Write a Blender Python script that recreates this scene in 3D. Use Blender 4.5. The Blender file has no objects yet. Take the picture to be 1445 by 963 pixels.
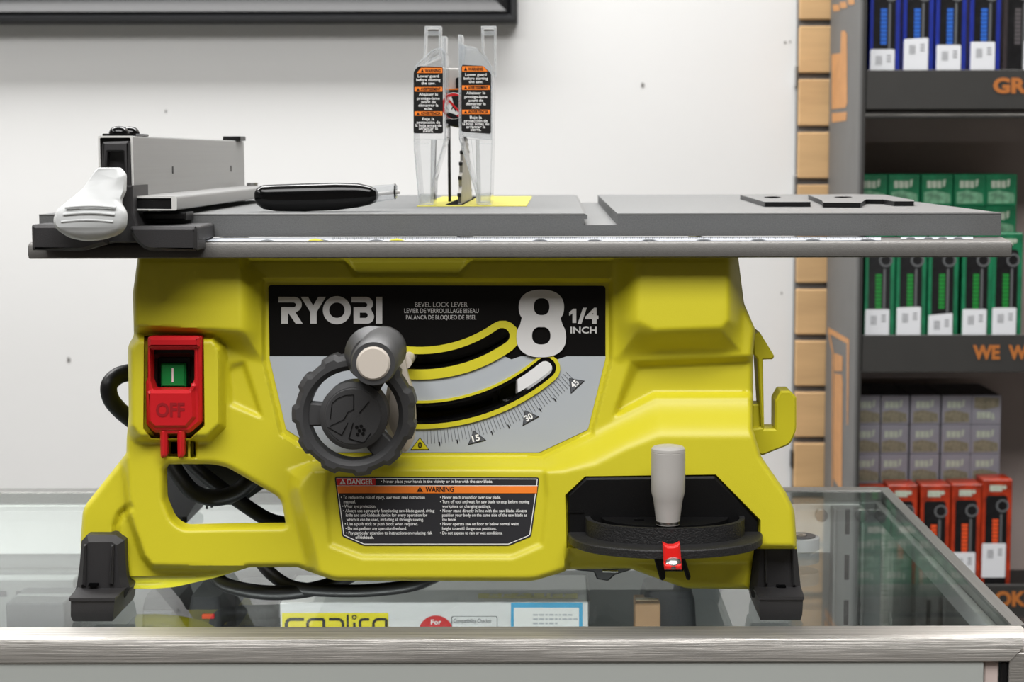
import bpy, bmesh, math, random
import numpy as np
from mathutils import Vector, Matrix
from mathutils.geometry import delaunay_2d_cdt, tessellate_polygon
random.seed(7)
PI = math.pi
SC = bpy.context.scene
COL = SC.collection
# ------------------------------------------------------------------ camera
F, CX, CY = 2500.0, 785.0, 481.5
TH = math.atan(262.5 / 2500.0)
ROLL = math.radians(-0.10)
CAM = Vector((0.0, -1.1, 1.2422))
_R = Vector((1, 0, 0)); _U = Vector((0, math.sin(TH), math.cos(TH))); FW = Vector((0, math.cos(TH), -math.sin(TH)))
RR = _R * math.cos(ROLL) + _U * math.sin(ROLL)
UU = -_R * math.sin(ROLL) + _U * math.cos(ROLL)
def ray(px, py):
    return FW + RR * ((px - CX) / F) - UU * ((py - CY) / F)
def P(px, py, y):
    d = ray(px, py); t = (y - CAM.y) / d.y
    return CAM + d * t
def PZ(px, py, z):
    d = ray(px, py); t = (z - CAM.z) / d.z
    return CAM + d * t
def PX(px, py, x):
    d = ray(px, py); t = (x - CAM.x) / d.x
    return CAM + d * t
cam_d = bpy.data.cameras.new('camera'); cam = bpy.data.objects.new('camera', cam_d); COL.objects.link(cam)
m = Matrix.Identity(4)
for i in range(3):
    m[i][0] = RR[i]; m[i][1] = UU[i]; m[i][2] = -FW[i]; m[i][3] = CAM[i]
cam.matrix_world = m
cam_d.sensor_width = 36.0; cam_d.lens = F / 1445.0 * 36.0
cam_d.shift_x = (722.5 - CX) / 1445.0
cam_d.clip_start = 0.02; cam_d.clip_end = 60
cam_d.dof.use_dof = True; cam_d.dof.focus_distance = 1.13; cam_d.dof.aperture_fstop = 15.0
SC.camera = cam
# ------------------------------------------------------------------ materials
def lin(c):
    r = []
    for v in c[:3]:
        v = v / 255.0
        r.append(v / 12.92 if v <= 0.04045 else ((v + 0.055) / 1.055) ** 2.4)
    return (r[0], r[1], r[2], 1.0)
def mat(name, col, rough=0.5, metal=0.0, bump=0.0, bscale=400.0, var=0.0, vscale=20.0, stretch=None, spec=0.5, coat=0.0):
    m = bpy.data.materials.new(name); m.use_nodes = True
    nt = m.node_tree; b = nt.nodes['Principled BSDF']
    b.inputs['Base Color'].default_value = lin(col)
    b.inputs['Roughness'].default_value = rough; b.inputs['Metallic'].default_value = metal
    b.inputs['Specular IOR Level'].default_value = spec
    b.inputs['Coat Weight'].default_value = coat; b.inputs['Coat Roughness'].default_value = 0.05
    if bump or var:
        tc = nt.nodes.new('ShaderNodeTexCoord'); mp = nt.nodes.new('ShaderNodeMapping')
        nt.links.new(tc.outputs['Object'], mp.inputs['Vector'])
        if stretch: mp.inputs['Scale'].default_value = stretch
    if bump:
        n = nt.nodes.new('ShaderNodeTexNoise'); n.inputs['Scale'].default_value = bscale; n.inputs['Detail'].default_value = 3
        bp = nt.nodes.new('ShaderNodeBump'); bp.inputs['Strength'].default_value = bump; bp.inputs['Distance'].default_value = 0.001
        nt.links.new(mp.outputs[0], n.inputs['Vector']); nt.links.new(n.outputs['Fac'], bp.inputs['Height'])
        nt.links.new(bp.outputs[0], b.inputs['Normal'])
    if var:
        n = nt.nodes.new('ShaderNodeTexNoise'); n.inputs['Scale'].default_value = vscale; n.inputs['Detail'].default_value = 4
        nt.links.new(mp.outputs[0], n.inputs['Vector'])
        cr = nt.nodes.new('ShaderNodeValToRGB'); cr.color_ramp.elements[0].position = 0.3; cr.color_ramp.elements[1].position = 0.7
        c = lin(col)
        cr.color_ramp.elements[0].color = tuple(max(0, v * (1 - var)) for v in c[:3]) + (1,)
        cr.color_ramp.elements[1].color = tuple(min(1, v * (1 + var)) for v in c[:3]) + (1,)
        nt.links.new(n.outputs['Fac'], cr.inputs[0]); nt.links.new(cr.outputs[0], b.inputs['Base Color'])
    return m
def glass(name, tint, base=0.04, rough=0.0, haze=0.0, gain=0.96, hazecol=(235, 238, 240)):
    """clear sheet: transparent body with a Fresnel gloss on each face (plus a little surface haze)"""
    m = bpy.data.materials.new(name); m.use_nodes = True; nt = m.node_tree
    for n in list(nt.nodes): nt.nodes.remove(n)
    out = nt.nodes.new('ShaderNodeOutputMaterial')
    tr = nt.nodes.new('ShaderNodeBsdfTransparent'); tr.inputs[0].default_value = tint + (1,)
    gl = nt.nodes.new('ShaderNodeBsdfGlossy'); gl.inputs['Roughness'].default_value = rough
    lw = nt.nodes.new('ShaderNodeLayerWeight'); lw.inputs['Blend'].default_value = 0.5
    pw = nt.nodes.new('ShaderNodeMath'); pw.operation = 'POWER'; pw.inputs[1].default_value = 5.0
    ma = nt.nodes.new('ShaderNodeMath'); ma.operation = 'MULTIPLY_ADD'; ma.inputs[1].default_value = gain; ma.inputs[2].default_value = base
    nt.links.new(lw.outputs['Facing'], pw.inputs[0]); nt.links.new(pw.outputs[0], ma.inputs[0])
    mx = nt.nodes.new('ShaderNodeMixShader')
    src = tr
    if haze:
        df = nt.nodes.new('ShaderNodeBsdfDiffuse'); df.inputs[0].default_value = lin(hazecol)
        tl = nt.nodes.new('ShaderNodeBsdfTranslucent'); tl.inputs[0].default_value = lin(hazecol)
        m1 = nt.nodes.new('ShaderNodeMixShader'); m1.inputs[0].default_value = 0.5
        nt.links.new(df.outputs[0], m1.inputs[1]); nt.links.new(tl.outputs[0], m1.inputs[2])
        m2 = nt.nodes.new('ShaderNodeMixShader'); m2.inputs[0].default_value = haze
        nt.links.new(tr.outputs[0], m2.inputs[1]); nt.links.new(m1.outputs[0], m2.inputs[2]); src = m2
    nt.links.new(ma.outputs[0], mx.inputs[0]); nt.links.new(src.outputs[0], mx.inputs[1]); nt.links.new(gl.outputs[0], mx.inputs[2])
    nt.links.new(mx.outputs[0], out.inputs[0])
    return m
M = {}
M['yellow'] = mat('lime_plastic', (198, 188, 34), 0.42, bump=0.10, bscale=2500)
M['yellow_print'] = mat('lime_print', (200, 188, 28), 0.35)
M['dark'] = mat('charcoal_plastic', (48, 47, 48), 0.5, bump=0.15, bscale=1800, spec=.35)
M['plate'] = mat('throat_plate_yellow', (172, 164, 52), 0.5)
M['scale'] = mat('scale_strip', (170, 174, 180), 0.4)
M['wheelgrey'] = mat('handwheel_grey', (64, 64, 65), 0.45, bump=0.12, bscale=1800, spec=.4)
M['packyellow'] = mat('pack_yellow', (240, 226, 40), 0.4)
M['black'] = mat('black_plastic', (14, 14, 15), 0.38, bump=0.10, bscale=1500, spec=.3)
M['blackflat'] = mat('black_void', (6, 6, 7), 0.9, spec=.05)
M['gloss'] = mat('glossy_black', (8, 8, 9), 0.13, spec=.32)
M['rubber'] = mat('black_rubber', (16, 16, 17), 0.42, spec=.35)
M['tablem'] = mat('painted_aluminium', (100, 101, 101), 0.48, 0.2, bump=0.25, bscale=1500, var=0.10, vscale=900)
M['railm'] = mat('grey_steel_rail', (88, 86, 83), 0.5, 0.25, bump=0.15, bscale=1200, var=0.06, vscale=300)
M['alu'] = mat('extruded_aluminium', (142, 142, 141), 0.42, 0.4, var=0.03, vscale=60, stretch=(1, .05, 20))
M['aluedge'] = mat('cut_aluminium', (235, 235, 232), 0.3, 0.4)
M['white'] = mat('white_plastic', (186, 188, 188), 0.42)
M['offwhite'] = mat('warm_grey_plastic', (200, 191, 180), 0.45, bump=0.05, bscale=1200)
M['knobgrey'] = mat('light_grey_plastic', (176, 173, 169), 0.35)
M['labelblack'] = mat('label_black', (12, 11, 11), 0.3, bump=0.03, bscale=3000, spec=.2)
M['labelgrey'] = mat('label_silver', (166, 171, 176), 0.35, spec=.3)
M['labeldark'] = mat('label_charcoal', (46, 46, 49), 0.4, spec=.25)
M['silver'] = mat('silver_print', (200, 199, 198), 0.35)
M['whiteprint'] = mat('white_print', (238, 238, 236), 0.4)
M['greyprint'] = mat('grey_print', (84, 86, 90), 0.4)
M['blackprint'] = mat('black_print', (16, 16, 16), 0.4)
M['orange'] = mat('orange_print', (240, 128, 40), 0.4)
M['redprint'] = mat('red_print', (208, 34, 38), 0.4)
M['red'] = mat('red_plastic', (200, 26, 34), 0.38)
M['redb'] = mat('bright_red_plastic', (232, 34, 30), 0.28)
M['green'] = mat('green_button', (22, 140, 66), 0.25)
M['steel'] = mat('steel', (190, 190, 190), 0.22, 1.0)
M['bladem'] = mat('saw_blade_steel', (150, 147, 142), 0.45, 0.6, var=0.15, vscale=60)
M['clear'] = glass('clear_polycarbonate', (0.965, 0.97, 0.975), base=0.03, rough=0.03, haze=0.012, gain=.62)
M['clearedge'] = glass('polycarbonate_edge', (0.90, 0.91, 0.92), base=0.10, rough=0.06, haze=0.20)  # milky haze raised to paint bright highlights along the guard rims
M['topglass'] = glass('counter_glass', (0.955, 0.98, 0.965), base=0.03, gain=0.85)
M['paneglass'] = glass('pane_glass', (0.90, 0.93, 0.92), base=0.05)
M['glassedge'] = mat('green_glass_edge', (60, 92, 84), 0.15)
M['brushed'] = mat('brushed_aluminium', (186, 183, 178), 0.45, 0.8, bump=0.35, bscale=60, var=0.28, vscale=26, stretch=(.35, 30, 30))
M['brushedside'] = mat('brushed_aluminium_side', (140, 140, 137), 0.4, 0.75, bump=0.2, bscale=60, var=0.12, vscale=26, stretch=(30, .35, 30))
M['wall'] = mat('painted_wall', (214, 214, 213), 0.75, bump=0.08, bscale=60, var=0.012, vscale=3)
M['mark'] = mat('scuff', (110, 108, 105), 0.8)
M['wallfar'] = mat('shop_wall', (128, 122, 114), 0.8)
M['ceil'] = mat('ceiling_paint', (225, 225, 222), 0.9)
M['floor'] = mat('floor_vinyl', (84, 80, 76), 0.5, var=0.15, vscale=4)
M['framem'] = mat('black_frame_wood', (15, 16, 18), 0.35, spec=.3)
M['art'] = mat('poster_paper', (90, 95, 100), 0.5, var=0.4, vscale=4)
M['wood'] = mat('maple_slat', (198, 162, 116), 0.5, var=0.10, vscale=7, stretch=(1, 1, 9))
M['groove'] = mat('grey_groove', (112, 112, 112), 0.5, 0.3)
M['rackside'] = mat('rack_side_grey', (98, 98, 97), 0.6, var=0.05, vscale=30)
M['rackdark'] = mat('rack_dark', (46, 45, 43), 0.6, var=0.06, vscale=40)
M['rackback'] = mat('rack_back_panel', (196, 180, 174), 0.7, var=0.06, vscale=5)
M['rackart'] = mat('orange_screen_print', (184, 132, 82), 0.6, var=0.1, vscale=60)
M['racktext'] = mat('orange_lettering', (176, 104, 42), 0.7)
# ------------------------------------------------------------------ mesh helpers
def link(o, parent=None):
    COL.objects.link(o)
    if parent is not None: o.parent = parent
    return o
def tag(o, label=None, cat=None, group=None, kind=None):
    if label: o['label'] = label
    if cat: o['category'] = cat
    if group: o['group'] = group
    if kind: o['kind'] = kind
    return o
def empty(name, label, cat, group=None):
    o = bpy.data.objects.new(name, None); COL.objects.link(o); o.empty_display_size = 0.02
    return tag(o, label, cat, group)
class MB:
    def __init__(s): s.v = []; s.f = []; s.m = []
    def add(s, verts, faces, mi=0):
        b = len(s.v); s.v.extend([tuple(q) for q in verts])
        for f in faces: s.f.append(tuple(i + b for i in f)); s.m.append(mi)
    def build(s, name, mats, parent=None, angle=35, merge=True, label=None):
        me = bpy.data.meshes.new(name); me.from_pydata(s.v, [], s.f)
        mats = mats if isinstance(mats, (list, tuple)) else [mats]
        for q in mats: me.materials.append(M[q] if isinstance(q, str) else q)
        me.polygons.foreach_set('material_index', s.m)
        bm = bmesh.new(); bm.from_mesh(me)
        if merge: bmesh.ops.remove_doubles(bm, verts=bm.verts, dist=1e-6)
        bmesh.ops.recalc_face_normals(bm, faces=bm.faces)
        a = math.radians(angle)
        for e in bm.edges:
            e.smooth = not (len(e.link_faces) != 2 or e.calc_face_angle(0) > a)
        for f in bm.faces: f.smooth = True
        bm.to_mesh(me); bm.free()
        o = bpy.data.objects.new(name, me); link(o, parent)
        if label: o['label'] = label
        return o
    def box(s, x0, x1, y0, y1, z0, z1, bev=0.0, mi=0, seg=1, mtx=None):
        bm = bmesh.new(); bmesh.ops.create_cube(bm, size=1)
        for v in bm.verts:
            v.co = Vector(((x0 + x1) / 2 + v.co.x * (x1 - x0), (y0 + y1) / 2 + v.co.y * (y1 - y0), (z0 + z1) / 2 + v.co.z * (z1 - z0)))
        if bev: bmesh.ops.bevel(bm, geom=bm.edges[:], offset=bev, segments=seg, profile=0.5, affect='EDGES')
        s.bm(bm, mi, mtx); return s
    def bm(s, bm, mi=0, mtx=None):
        bm.verts.index_update()
        vs = [(mtx @ v.co if mtx else v.co.copy()) for v in bm.verts]
        s.add(vs, [tuple(v.index for v in f.verts) for f in bm.faces], mi); bm.free()
    def prism(s, pts, y0, y1, c=0.0, mi=0, holes=(), mside=None, pts1=None, hole_c=0.0):
        """pts: (x,z) outline at depth y0 (towards the viewer), run straight back to y1; c: chamfer on the front rim"""
        n = len(pts)
        front = offset(pts, -c) if c else pts
        hs = [offset(h, hole_c) if hole_c else list(h) for h in holes]
        loops = [[Vector((p[0], p[1], 0)) for p in front]] + [[Vector((p[0], p[1], 0)) for p in h] for h in hs]
        tris = tessellate_polygon(loops)
        flat = [p for l in loops for p in l]
        s.add([(p.x, y0, p.y) for p in flat], tris, mi)
        back = pts1 or pts
        lb = [[Vector((p[0], p[1], 0)) for p in back]] + [[Vector((p[0], p[1], 0)) for p in h] for h in holes]
        fb = [p for l in lb for p in l]
        s.add([(p.x, y1, p.y) for p in fb], tessellate_polygon(lb), mi if mside is None else mside)
        ms = mi if mside is None else mside
        if c:
            s.ring([(p[0], y0, p[1]) for p in front], [(p[0], y0 + c, p[1]) for p in pts], mi)
        s.ring([(p[0], y0 + c, p[1]) for p in pts], [(p[0], y1, p[1]) for p in back], ms)
        for h, h0 in zip(holes, hs):
            if hole_c: s.ring([(p[0], y0, p[1]) for p in h0], [(p[0], y0 + hole_c, p[1]) for p in h], mi)
            s.ring([(p[0], y0 + hole_c, p[1]) for p in h], [(p[0], y1, p[1]) for p in h], ms)
        return s
    def ring(s, a, b, mi=0, closed=True):
        n = len(a); k = n if closed else n - 1
        s.add(list(a) + list(b), [(i, (i + 1) % n, n + (i + 1) % n, n + i) for i in range(k)], mi)
    def loft(s, loops, mi=0, cap=True):
        for a, b in zip(loops, loops[1:]): s.ring(a, b, mi)
        if cap:
            for l in (loops[0], loops[-1]):
                s.add(l, [tuple(range(len(l)))], mi)
        return s
    def lathe(s, prof, org, ax=(0, 0, 1), seg=40, mi=0, sx=1.0):
        ax = Vector(ax).normalized(); u = ax.orthogonal().normalized()
        if abs(ax.x) < 0.9: u = (Vector((1, 0, 0)) - ax * ax.x).normalized()
        w = ax.cross(u); org = Vector(org)
        loops = []
        for r, h in prof:
            r = max(r, 1e-6)
            loops.append([org + ax * h + (u * math.cos(2 * PI * i / seg) * r + w * math.sin(2 * PI * i / seg) * r * sx) for i in range(seg)])
        s.loft(loops, mi); return s
    def tube(s, pts, r, seg=12, mi=0, smooth=6, flat=1.0):
        pts = [Vector(p) for p in pts]
        if smooth > 1 and len(pts) > 2: pts = catmull(pts, smooth)
        loops = []; up = Vector((0, 1, 0))
        for i, p in enumerate(pts):
            t = (pts[min(i + 1, len(pts) - 1)] - pts[max(i - 1, 0)]).normalized()
            u = (up - t * up.dot(t))
            if u.length < 0.05: u = t.orthogonal()
            u.normalize(); w = t.cross(u)
            rr = r[min(i, len(r) - 1)] if isinstance(r, (list, tuple)) else r
            loops.append([p + u * math.cos(2 * PI * k / seg) * rr + w * math.sin(2 * PI * k / seg) * rr * flat for k in range(seg)])
        s.loft(loops, mi); return s
def catmull(p, n, closed=False):
    out = []; L = len(p)
    for i in range(L if closed else L - 1):
        g = (lambda k: p[k % L]) if closed else (lambda k: p[min(max(k, 0), L - 1)])
        a, b, c, d = g(i - 1), g(i), g(i + 1), g(i + 2)
        for k in range(n):
            t = k / n
            out.append(0.5 * ((2 * b) + (c - a) * t + (2 * a - 5 * b + 4 * c - d) * t * t + (3 * b - a - 3 * c + d) * t ** 3))
    if not closed: out.append(p[-1])
    return out
def area(p): return 0.5 * sum(p[i][0] * p[(i + 1) % len(p)][1] - p[(i + 1) % len(p)][0] * p[i][1] for i in range(len(p)))
def offset(p, d):
    """d > 0 grows the polygon"""
    n = len(p); s = 1 if area(p) > 0 else -1; out = []
    for i in range(n):
        a = Vector(p[i - 1][:2]); b = Vector(p[i][:2]); c = Vector(p[(i + 1) % n][:2])
        e1 = (b - a); e2 = (c - b)
        if e1.length < 1e-9 or e2.length < 1e-9: out.append((b.x, b.y)); continue
        e1.normalize(); e2.normalize()
        n1 = Vector((e1.y, -e1.x)) * s; n2 = Vector((e2.y, -e2.x)) * s
        k = n1 + n2; L = k.length
        if L < 0.2: out.append((b.x + n1.x * d, b.y + n1.y * d)); continue
        k /= L; q = b + k * (d / max(0.35, k.dot(n1))); out.append((q.x, q.y))
    return out
def rnd(pts, r=4, n=5):
    """round the corners of a 2D polygon; a point may carry its own radius as a third value"""
    out = []; L = len(pts)
    for i in range(L):
        b = Vector(pts[i][:2]); a = Vector(pts[i - 1][:2]); c = Vector(pts[(i + 1) % L][:2])
        rr = pts[i][2] if len(pts[i]) > 2 else r
        if rr <= 0: out.append((b.x, b.y)); continue
        u = a - b; v = c - b; k = min(rr, u.length * 0.48, v.length * 0.48)
        u.normalize(); v.normalize()
        p0 = b + u * k; p1 = b + v * k
        for j in range(n + 1):
            t = j / n; q = p0 * (1 - t) ** 2 + b * 2 * t * (1 - t) + p1 * t * t
            out.append((q.x, q.y))
    return out
def dens(p, step):
    out = []
    for i in range(len(p)):
        a = Vector(p[i][:2]); b = Vector(p[(i + 1) % len(p)][:2]); k = max(1, int((b - a).length / step))
        for j in range(k): q = a.lerp(b, j / k); out.append((q.x, q.y))
    return out
def px2(pts, y):
    r = []
    for p in pts:
        q = P(p[0], p[1], y); r.append((q.x, q.z))
    return r
def circ(cx, cy, r, n=32, a0=0, ry=None):
    return [(cx + r * math.cos(a0 + 2 * PI * i / n), cy + (ry or r) * math.sin(a0 + 2 * PI * i / n)) for i in range(n)]
def npd(poly, X, Y):
    """numpy: (distance to outline, inside?)"""
    d = np.full(X.shape, 1e9); ins = np.zeros(X.shape, bool); n = len(poly)
    for i in range(n):
        ax, ay = poly[i][:2]; bx, by = poly[(i + 1) % n][:2]
        ex, ey = bx - ax, by - ay; L = ex * ex + ey * ey
        if L < 1e-12: continue
        t = np.clip(((X - ax) * ex + (Y - ay) * ey) / L, 0, 1)
        d = np.minimum(d, np.hypot(X - ax - t * ex, Y - ay - t * ey))
        if ay != by:
            ins ^= ((ay > Y) != (by > Y)) & (X < (bx - ax) * (Y - ay) / (by - ay) + ax)
    return d, ins
def sheet(outer, holes, yfun, step, thick, name, mats, parent, cuts=(), mfun=None, angle=30, dstep=None, ofs=0.0, wallmat=None, cons=()):
    """a relief plate traced by outline: yfun(PX,PY)->depth; every vertex sits at its own depth; constant thickness behind"""
    dstep = dstep or step
    loops = [dens(outer, dstep)] + [dens(h, dstep) for h in holes]
    pts = []; edges = []
    for l in loops:
        b = len(pts); pts += l; edges += [(b + i, b + (i + 1) % len(l)) for i in range(len(l))]
    for l in cons:
        l = dens(l, dstep); b = len(pts); pts += l; edges += [(b + i, b + (i + 1) % len(l)) for i in range(len(l))]
    for a, b in cuts:
        a, b = Vector(a), Vector(b); k = max(1, int((b - a).length / dstep)); s0 = len(pts)
        pts += [tuple(a.lerp(b, j / k)) for j in range(k + 1)]; edges += [(s0 + j, s0 + j + 1) for j in range(k)]
    xs = [p[0] for p in outer]; ys = [p[1] for p in outer]
    gx, gy = np.meshgrid(np.arange(min(xs) + step / 2, max(xs), step), np.arange(min(ys) + step / 2, max(ys), step))
    gx = gx.ravel() + (np.arange(gx.size) % 3) * 0.01; gy = gy.ravel()
    keep = np.ones(gx.shape, bool)
    for k, l in enumerate([outer] + list(holes)):
        d, ins = npd(l, gx, gy)
        keep &= (d > step * 0.45) & (ins if k == 0 else ~ins)
    for l in cons: keep &= npd(l, gx, gy)[0] > step * 0.35
    pts += list(zip(gx[keep].tolist(), gy[keep].tolist()))
    vo, eo, fo, *_ = delaunay_2d_cdt([Vector(p) for p in pts], edges, [], 0, 1e-4)
    V = np.array([tuple(v) for v in vo]); Fc = np.array([f[:3] for f in fo])
    cen = V[Fc].mean(axis=1)
    ok = np.ones(len(Fc), bool)
    for k, l in enumerate(loops):
        d, ins = npd(l, cen[:, 0], cen[:, 1]); ok &= (ins if k == 0 else ~ins)
    Fc = Fc[ok]; cen = cen[ok]
    Yd = yfun(V[:, 0], V[:, 1]) - ofs
    W = [P(V[i, 0], V[i, 1], Yd[i]) for i in range(len(V))]
    faces = Fc.tolist()
    mi = (mfun(cen[:, 0], cen[:, 1]) if mfun else np.zeros(len(Fc), int)).astype(int).tolist()
    n = len(W)
    if thick:
        W2 = [(w.x, w.y + thick, w.z) for w in W]
        cnt = {}
        for f in faces:
            for a, b in ((f[0], f[1]), (f[1], f[2]), (f[2], f[0])): cnt[(a, b)] = 1
        bd = [(a, b) for (a, b) in cnt if (b, a) not in cnt]
        walls = [(b, a, a + n, b + n) for a, b in bd]
        back = [(f[2] + n, f[1] + n, f[0] + n) for f in faces]
        wm = wallmat if wallmat is not None else 0
        allf = [tuple(f) for f in faces] + back + walls
        mi = mi + [0] * len(back) + [wm] * len(walls)
        W = [tuple(w) for w in W] + W2
    else: allf = [tuple(f) for f in faces]; W = [tuple(w) for w in W]
    me = bpy.data.meshes.new(name); me.from_pydata(W, [], allf)
    for q in (mats if isinstance(mats, (list, tuple)) else [mats]): me.materials.append(M[q])
    me.polygons.foreach_set('material_index', mi)
    bm = bmesh.new(); bm.from_mesh(me)
    loose = [v for v in bm.verts if not v.link_faces]
    bmesh.ops.delete(bm, geom=loose, context='VERTS')
    bmesh.ops.recalc_face_normals(bm, faces=bm.faces)
    a = math.radians(angle)
    for e in bm.edges: e.smooth = not (len(e.link_faces) != 2 or e.calc_face_angle(0) > a)
    for f in bm.faces: f.smooth = True
    bm.to_mesh(me); bm.free()
    o = bpy.data.objects.new(name, me); link(o, parent); return o
# ------------------------------------------------------------------ lettering
_tc = {}
def glyphs(s, bold=0.0):
    k = (s, bold)
    if k in _tc: return _tc[k]
    cu = bpy.data.curves.new('lettering', 'FONT'); cu.body = s; cu.size = 1.0; cu.offset = bold; cu.resolution_u = 3
    o = bpy.data.objects.new('lettering', cu); COL.objects.link(o)
    me = bpy.data.meshes.new_from_object(o)
    vs = [(v.co.x, v.co.y) for v in me.vertices]; fs = [tuple(p.vertices) for p in me.polygons]
    bpy.data.objects.remove(o); bpy.data.curves.remove(cu); bpy.data.meshes.remove(me)
    _tc[k] = (vs, fs); return _tc[k]
def cap():
    vs, _ = glyphs('H'); return max(v[1] for v in vs)
def text(mb, s, x, base, caph, width=None, align='L', bold=0.0, mi=0, place=None, rot=0.0, slant=0.0):
    """place(px,py)->point; x, base, caph, width in picture-plane units of that place function"""
    vs, fs = glyphs(s, bold)
    if not vs: return
    x0 = min(v[0] for v in vs); x1 = max(v[0] for v in vs); ky = caph / cap()
    kx = width / (x1 - x0) if width else ky
    w = (x1 - x0) * kx; ox = x - (0 if align == 'L' else w / 2 if align == 'C' else w)
    out = []
    for a, b in vs:
        qx = ox + (a - x0) * kx + b * ky * slant; qy = base - b * ky
        if rot:
            dx, dy = qx - x, qy - base; qx = x + dx * math.cos(rot) - dy * math.sin(rot); qy = base + dx * math.sin(rot) + dy * math.cos(rot)
        out.append(place(qx, qy))
    mb.add(out, fs, mi)
def poly(mb, pts, place, mi=0, holes=()):
    loops = [[Vector((p[0], p[1], 0)) for p in pts]] + [[Vector((p[0], p[1], 0)) for p in h] for h in holes]
    mb.add([place(p.x, p.y) for l in loops for p in l], tessellate_polygon(loops), mi)
def line(mb, a, b, w, place, mi=0):
    a, b = Vector(a), Vector(b); d = (b - a).normalized(); n = Vector((-d.y, d.x)) * w / 2
    poly(mb, [tuple(a + n), tuple(b + n), tuple(b - n), tuple(a - n)], place, mi)
LP = (85, 75, 18); EXPO = 0.2; CASE_FILL = 2.8
# ================================================================== the table saw
ZG = 0.95                                   # counter glass surface
ZT = P(785, 301.5, 0.03).z                  # saw table surface
saw = empty('table_saw', 'lime yellow portable table saw with grey table standing on the glass counter', 'table saw')
H_OUT = [(196, 362, 0), (193.8, 367, 0), (187.4, 413.8, 3), (188.9, 474, 4), (180.7, 488, 6), (181.6, 587, 3), (178.7, 620, 0), (178.3, 640, 3),
         (120.8, 712.5, 8), (116.6, 724, 4), (113.8, 763, 0), (113.8, 775, 0), (172.7, 775, 0), (180, 822, 0), (182.5, 831, 0), (213.4, 831.7, 6), (247, 828.9, 8),
         (303, 816, 10), (352, 801, 3), (420.8, 800.8, 6), (428.8, 804.5, 4), (472, 820, 8), (752.6, 820.6, 10), (795.8, 807.3, 4), (800, 804, 0), (889, 802.5, 2),
         (935.7, 819.6, 8), (967, 830.5, 8), (1057, 832, 0), (1063.5, 781, 0), (1064, 775, 0), (1124, 775, 0), (1124, 763.5, 0), (1121, 720, 8), (1110, 696.6, 3), (1074.4, 645, 2),
         (1062.5, 606, 0), (1062.5, 500, 0), (1066.2, 466, 2), (1050, 428.5, 3), (1042.2, 367, 0), (1041.5, 362, 0)]
H_OUT = rnd(H_OUT, 0)
WIN = rnd([(230.5, 664, 5), (236, 655.5, 8), (300, 655.2, 14), (321, 660, 8), (389, 699, 9), (397, 707, 7), (404, 743, 7), (330, 743.5, 0), (257.8, 745.2, 14), (243, 734, 8), (231.5, 706, 5)], 6)
SX, SY = 592.0, 309.0                       # centre of the bevel arcs
def arc(r, a0, a1, n=24): return [(SX + r * math.sin(math.radians(a0 + (a1 - a0) * i / n)), SY + r * math.cos(math.radians(a0 + (a1 - a0) * i / n))) for i in range(n + 1)]
def slot(r, hw, a0, a1, n=30):
    o = arc(r + hw, a0, a1, n)
    def cp(a, s):
        c = (SX + r * math.sin(math.radians(a)), SY + r * math.cos(math.radians(a))); out = []
        for k in range(1, 8):
            t = PI * k / 8; rad = (math.sin(math.radians(a)), math.cos(math.radians(a))); tan = (math.cos(math.radians(a)) * s, -math.sin(math.radians(a)) * s)
            out.append((c[0] + hw * (rad[0] * math.cos(t) + tan[0] * math.sin(t)), c[1] + hw * (rad[1] * math.cos(t) + tan[1] * math.sin(t))))
        return out
    return o + cp(a1, 1) + arc(r - hw, a1, a0, n) + cp(a0, -1)[::-1][::-1][::1] if False else o + cp(a1, 1) + arc(r - hw, a1, a0, n) + [q for q in reversed(cp(a0, -1))]
SL_LOW = slot(275.5, 15, -9, 40.2); SL_UP = slot(202, 11, -21, 35.2)
LABEL = rnd([(378.7, 402.5, 5), (854.4, 403.5, 5), (854.4, 506, 3), (829.5, 606.6, 3), (761, 638.8, 3), (456, 638.8, 3), (404, 606.6, 3), (380.4, 506, 3)], 4)
WLAB = rnd([(472, 673, 4), (761, 674, 4), (760, 684, 0), (749.7, 757.4, 3), (718, 770.7, 2), (513, 770.7, 2), (483, 757.4, 2)], 2)
def smooth(t): t = np.clip(t, 0, 1); return t * t * (3 - 2 * t)
def feat(X, Y, inner, outer, h):
    di, ii = npd(inner, X, Y); do, io = npd(outer, X, Y)
    t = np.where(ii, 1.0, np.where(io, do / (do + di + 1e-6), 0.0))
    return h * (0.2 * t + 0.8 * smooth(t))
def polyl(X, Y, pl, w, h):
    d = np.full(X.shape, 1e9)
    for (ax, ay), (bx, by) in zip(pl, pl[1:]):
        ex, ey = bx - ax, by - ay; t = np.clip(((X - ax) * ex + (Y - ay) * ey) / (ex * ex + ey * ey), 0, 1)
        d = np.minimum(d, np.hypot(X - ax - t * ex, Y - ay - t * ey))
    return h * smooth(1 - d / w)
PK = [(800, 700), (826.7, 675), (1009, 672.5), (1071, 735.5), (1071, 772), (802, 772)]
SWP = [(206, 477), (284.5, 477), (286, 600), (268, 617), (214, 617), (205, 604)]
LB2 = [(374, 398), (859, 399), (859, 508), (833, 611), (764, 644), (452, 644), (399, 611), (375, 508)]
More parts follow.
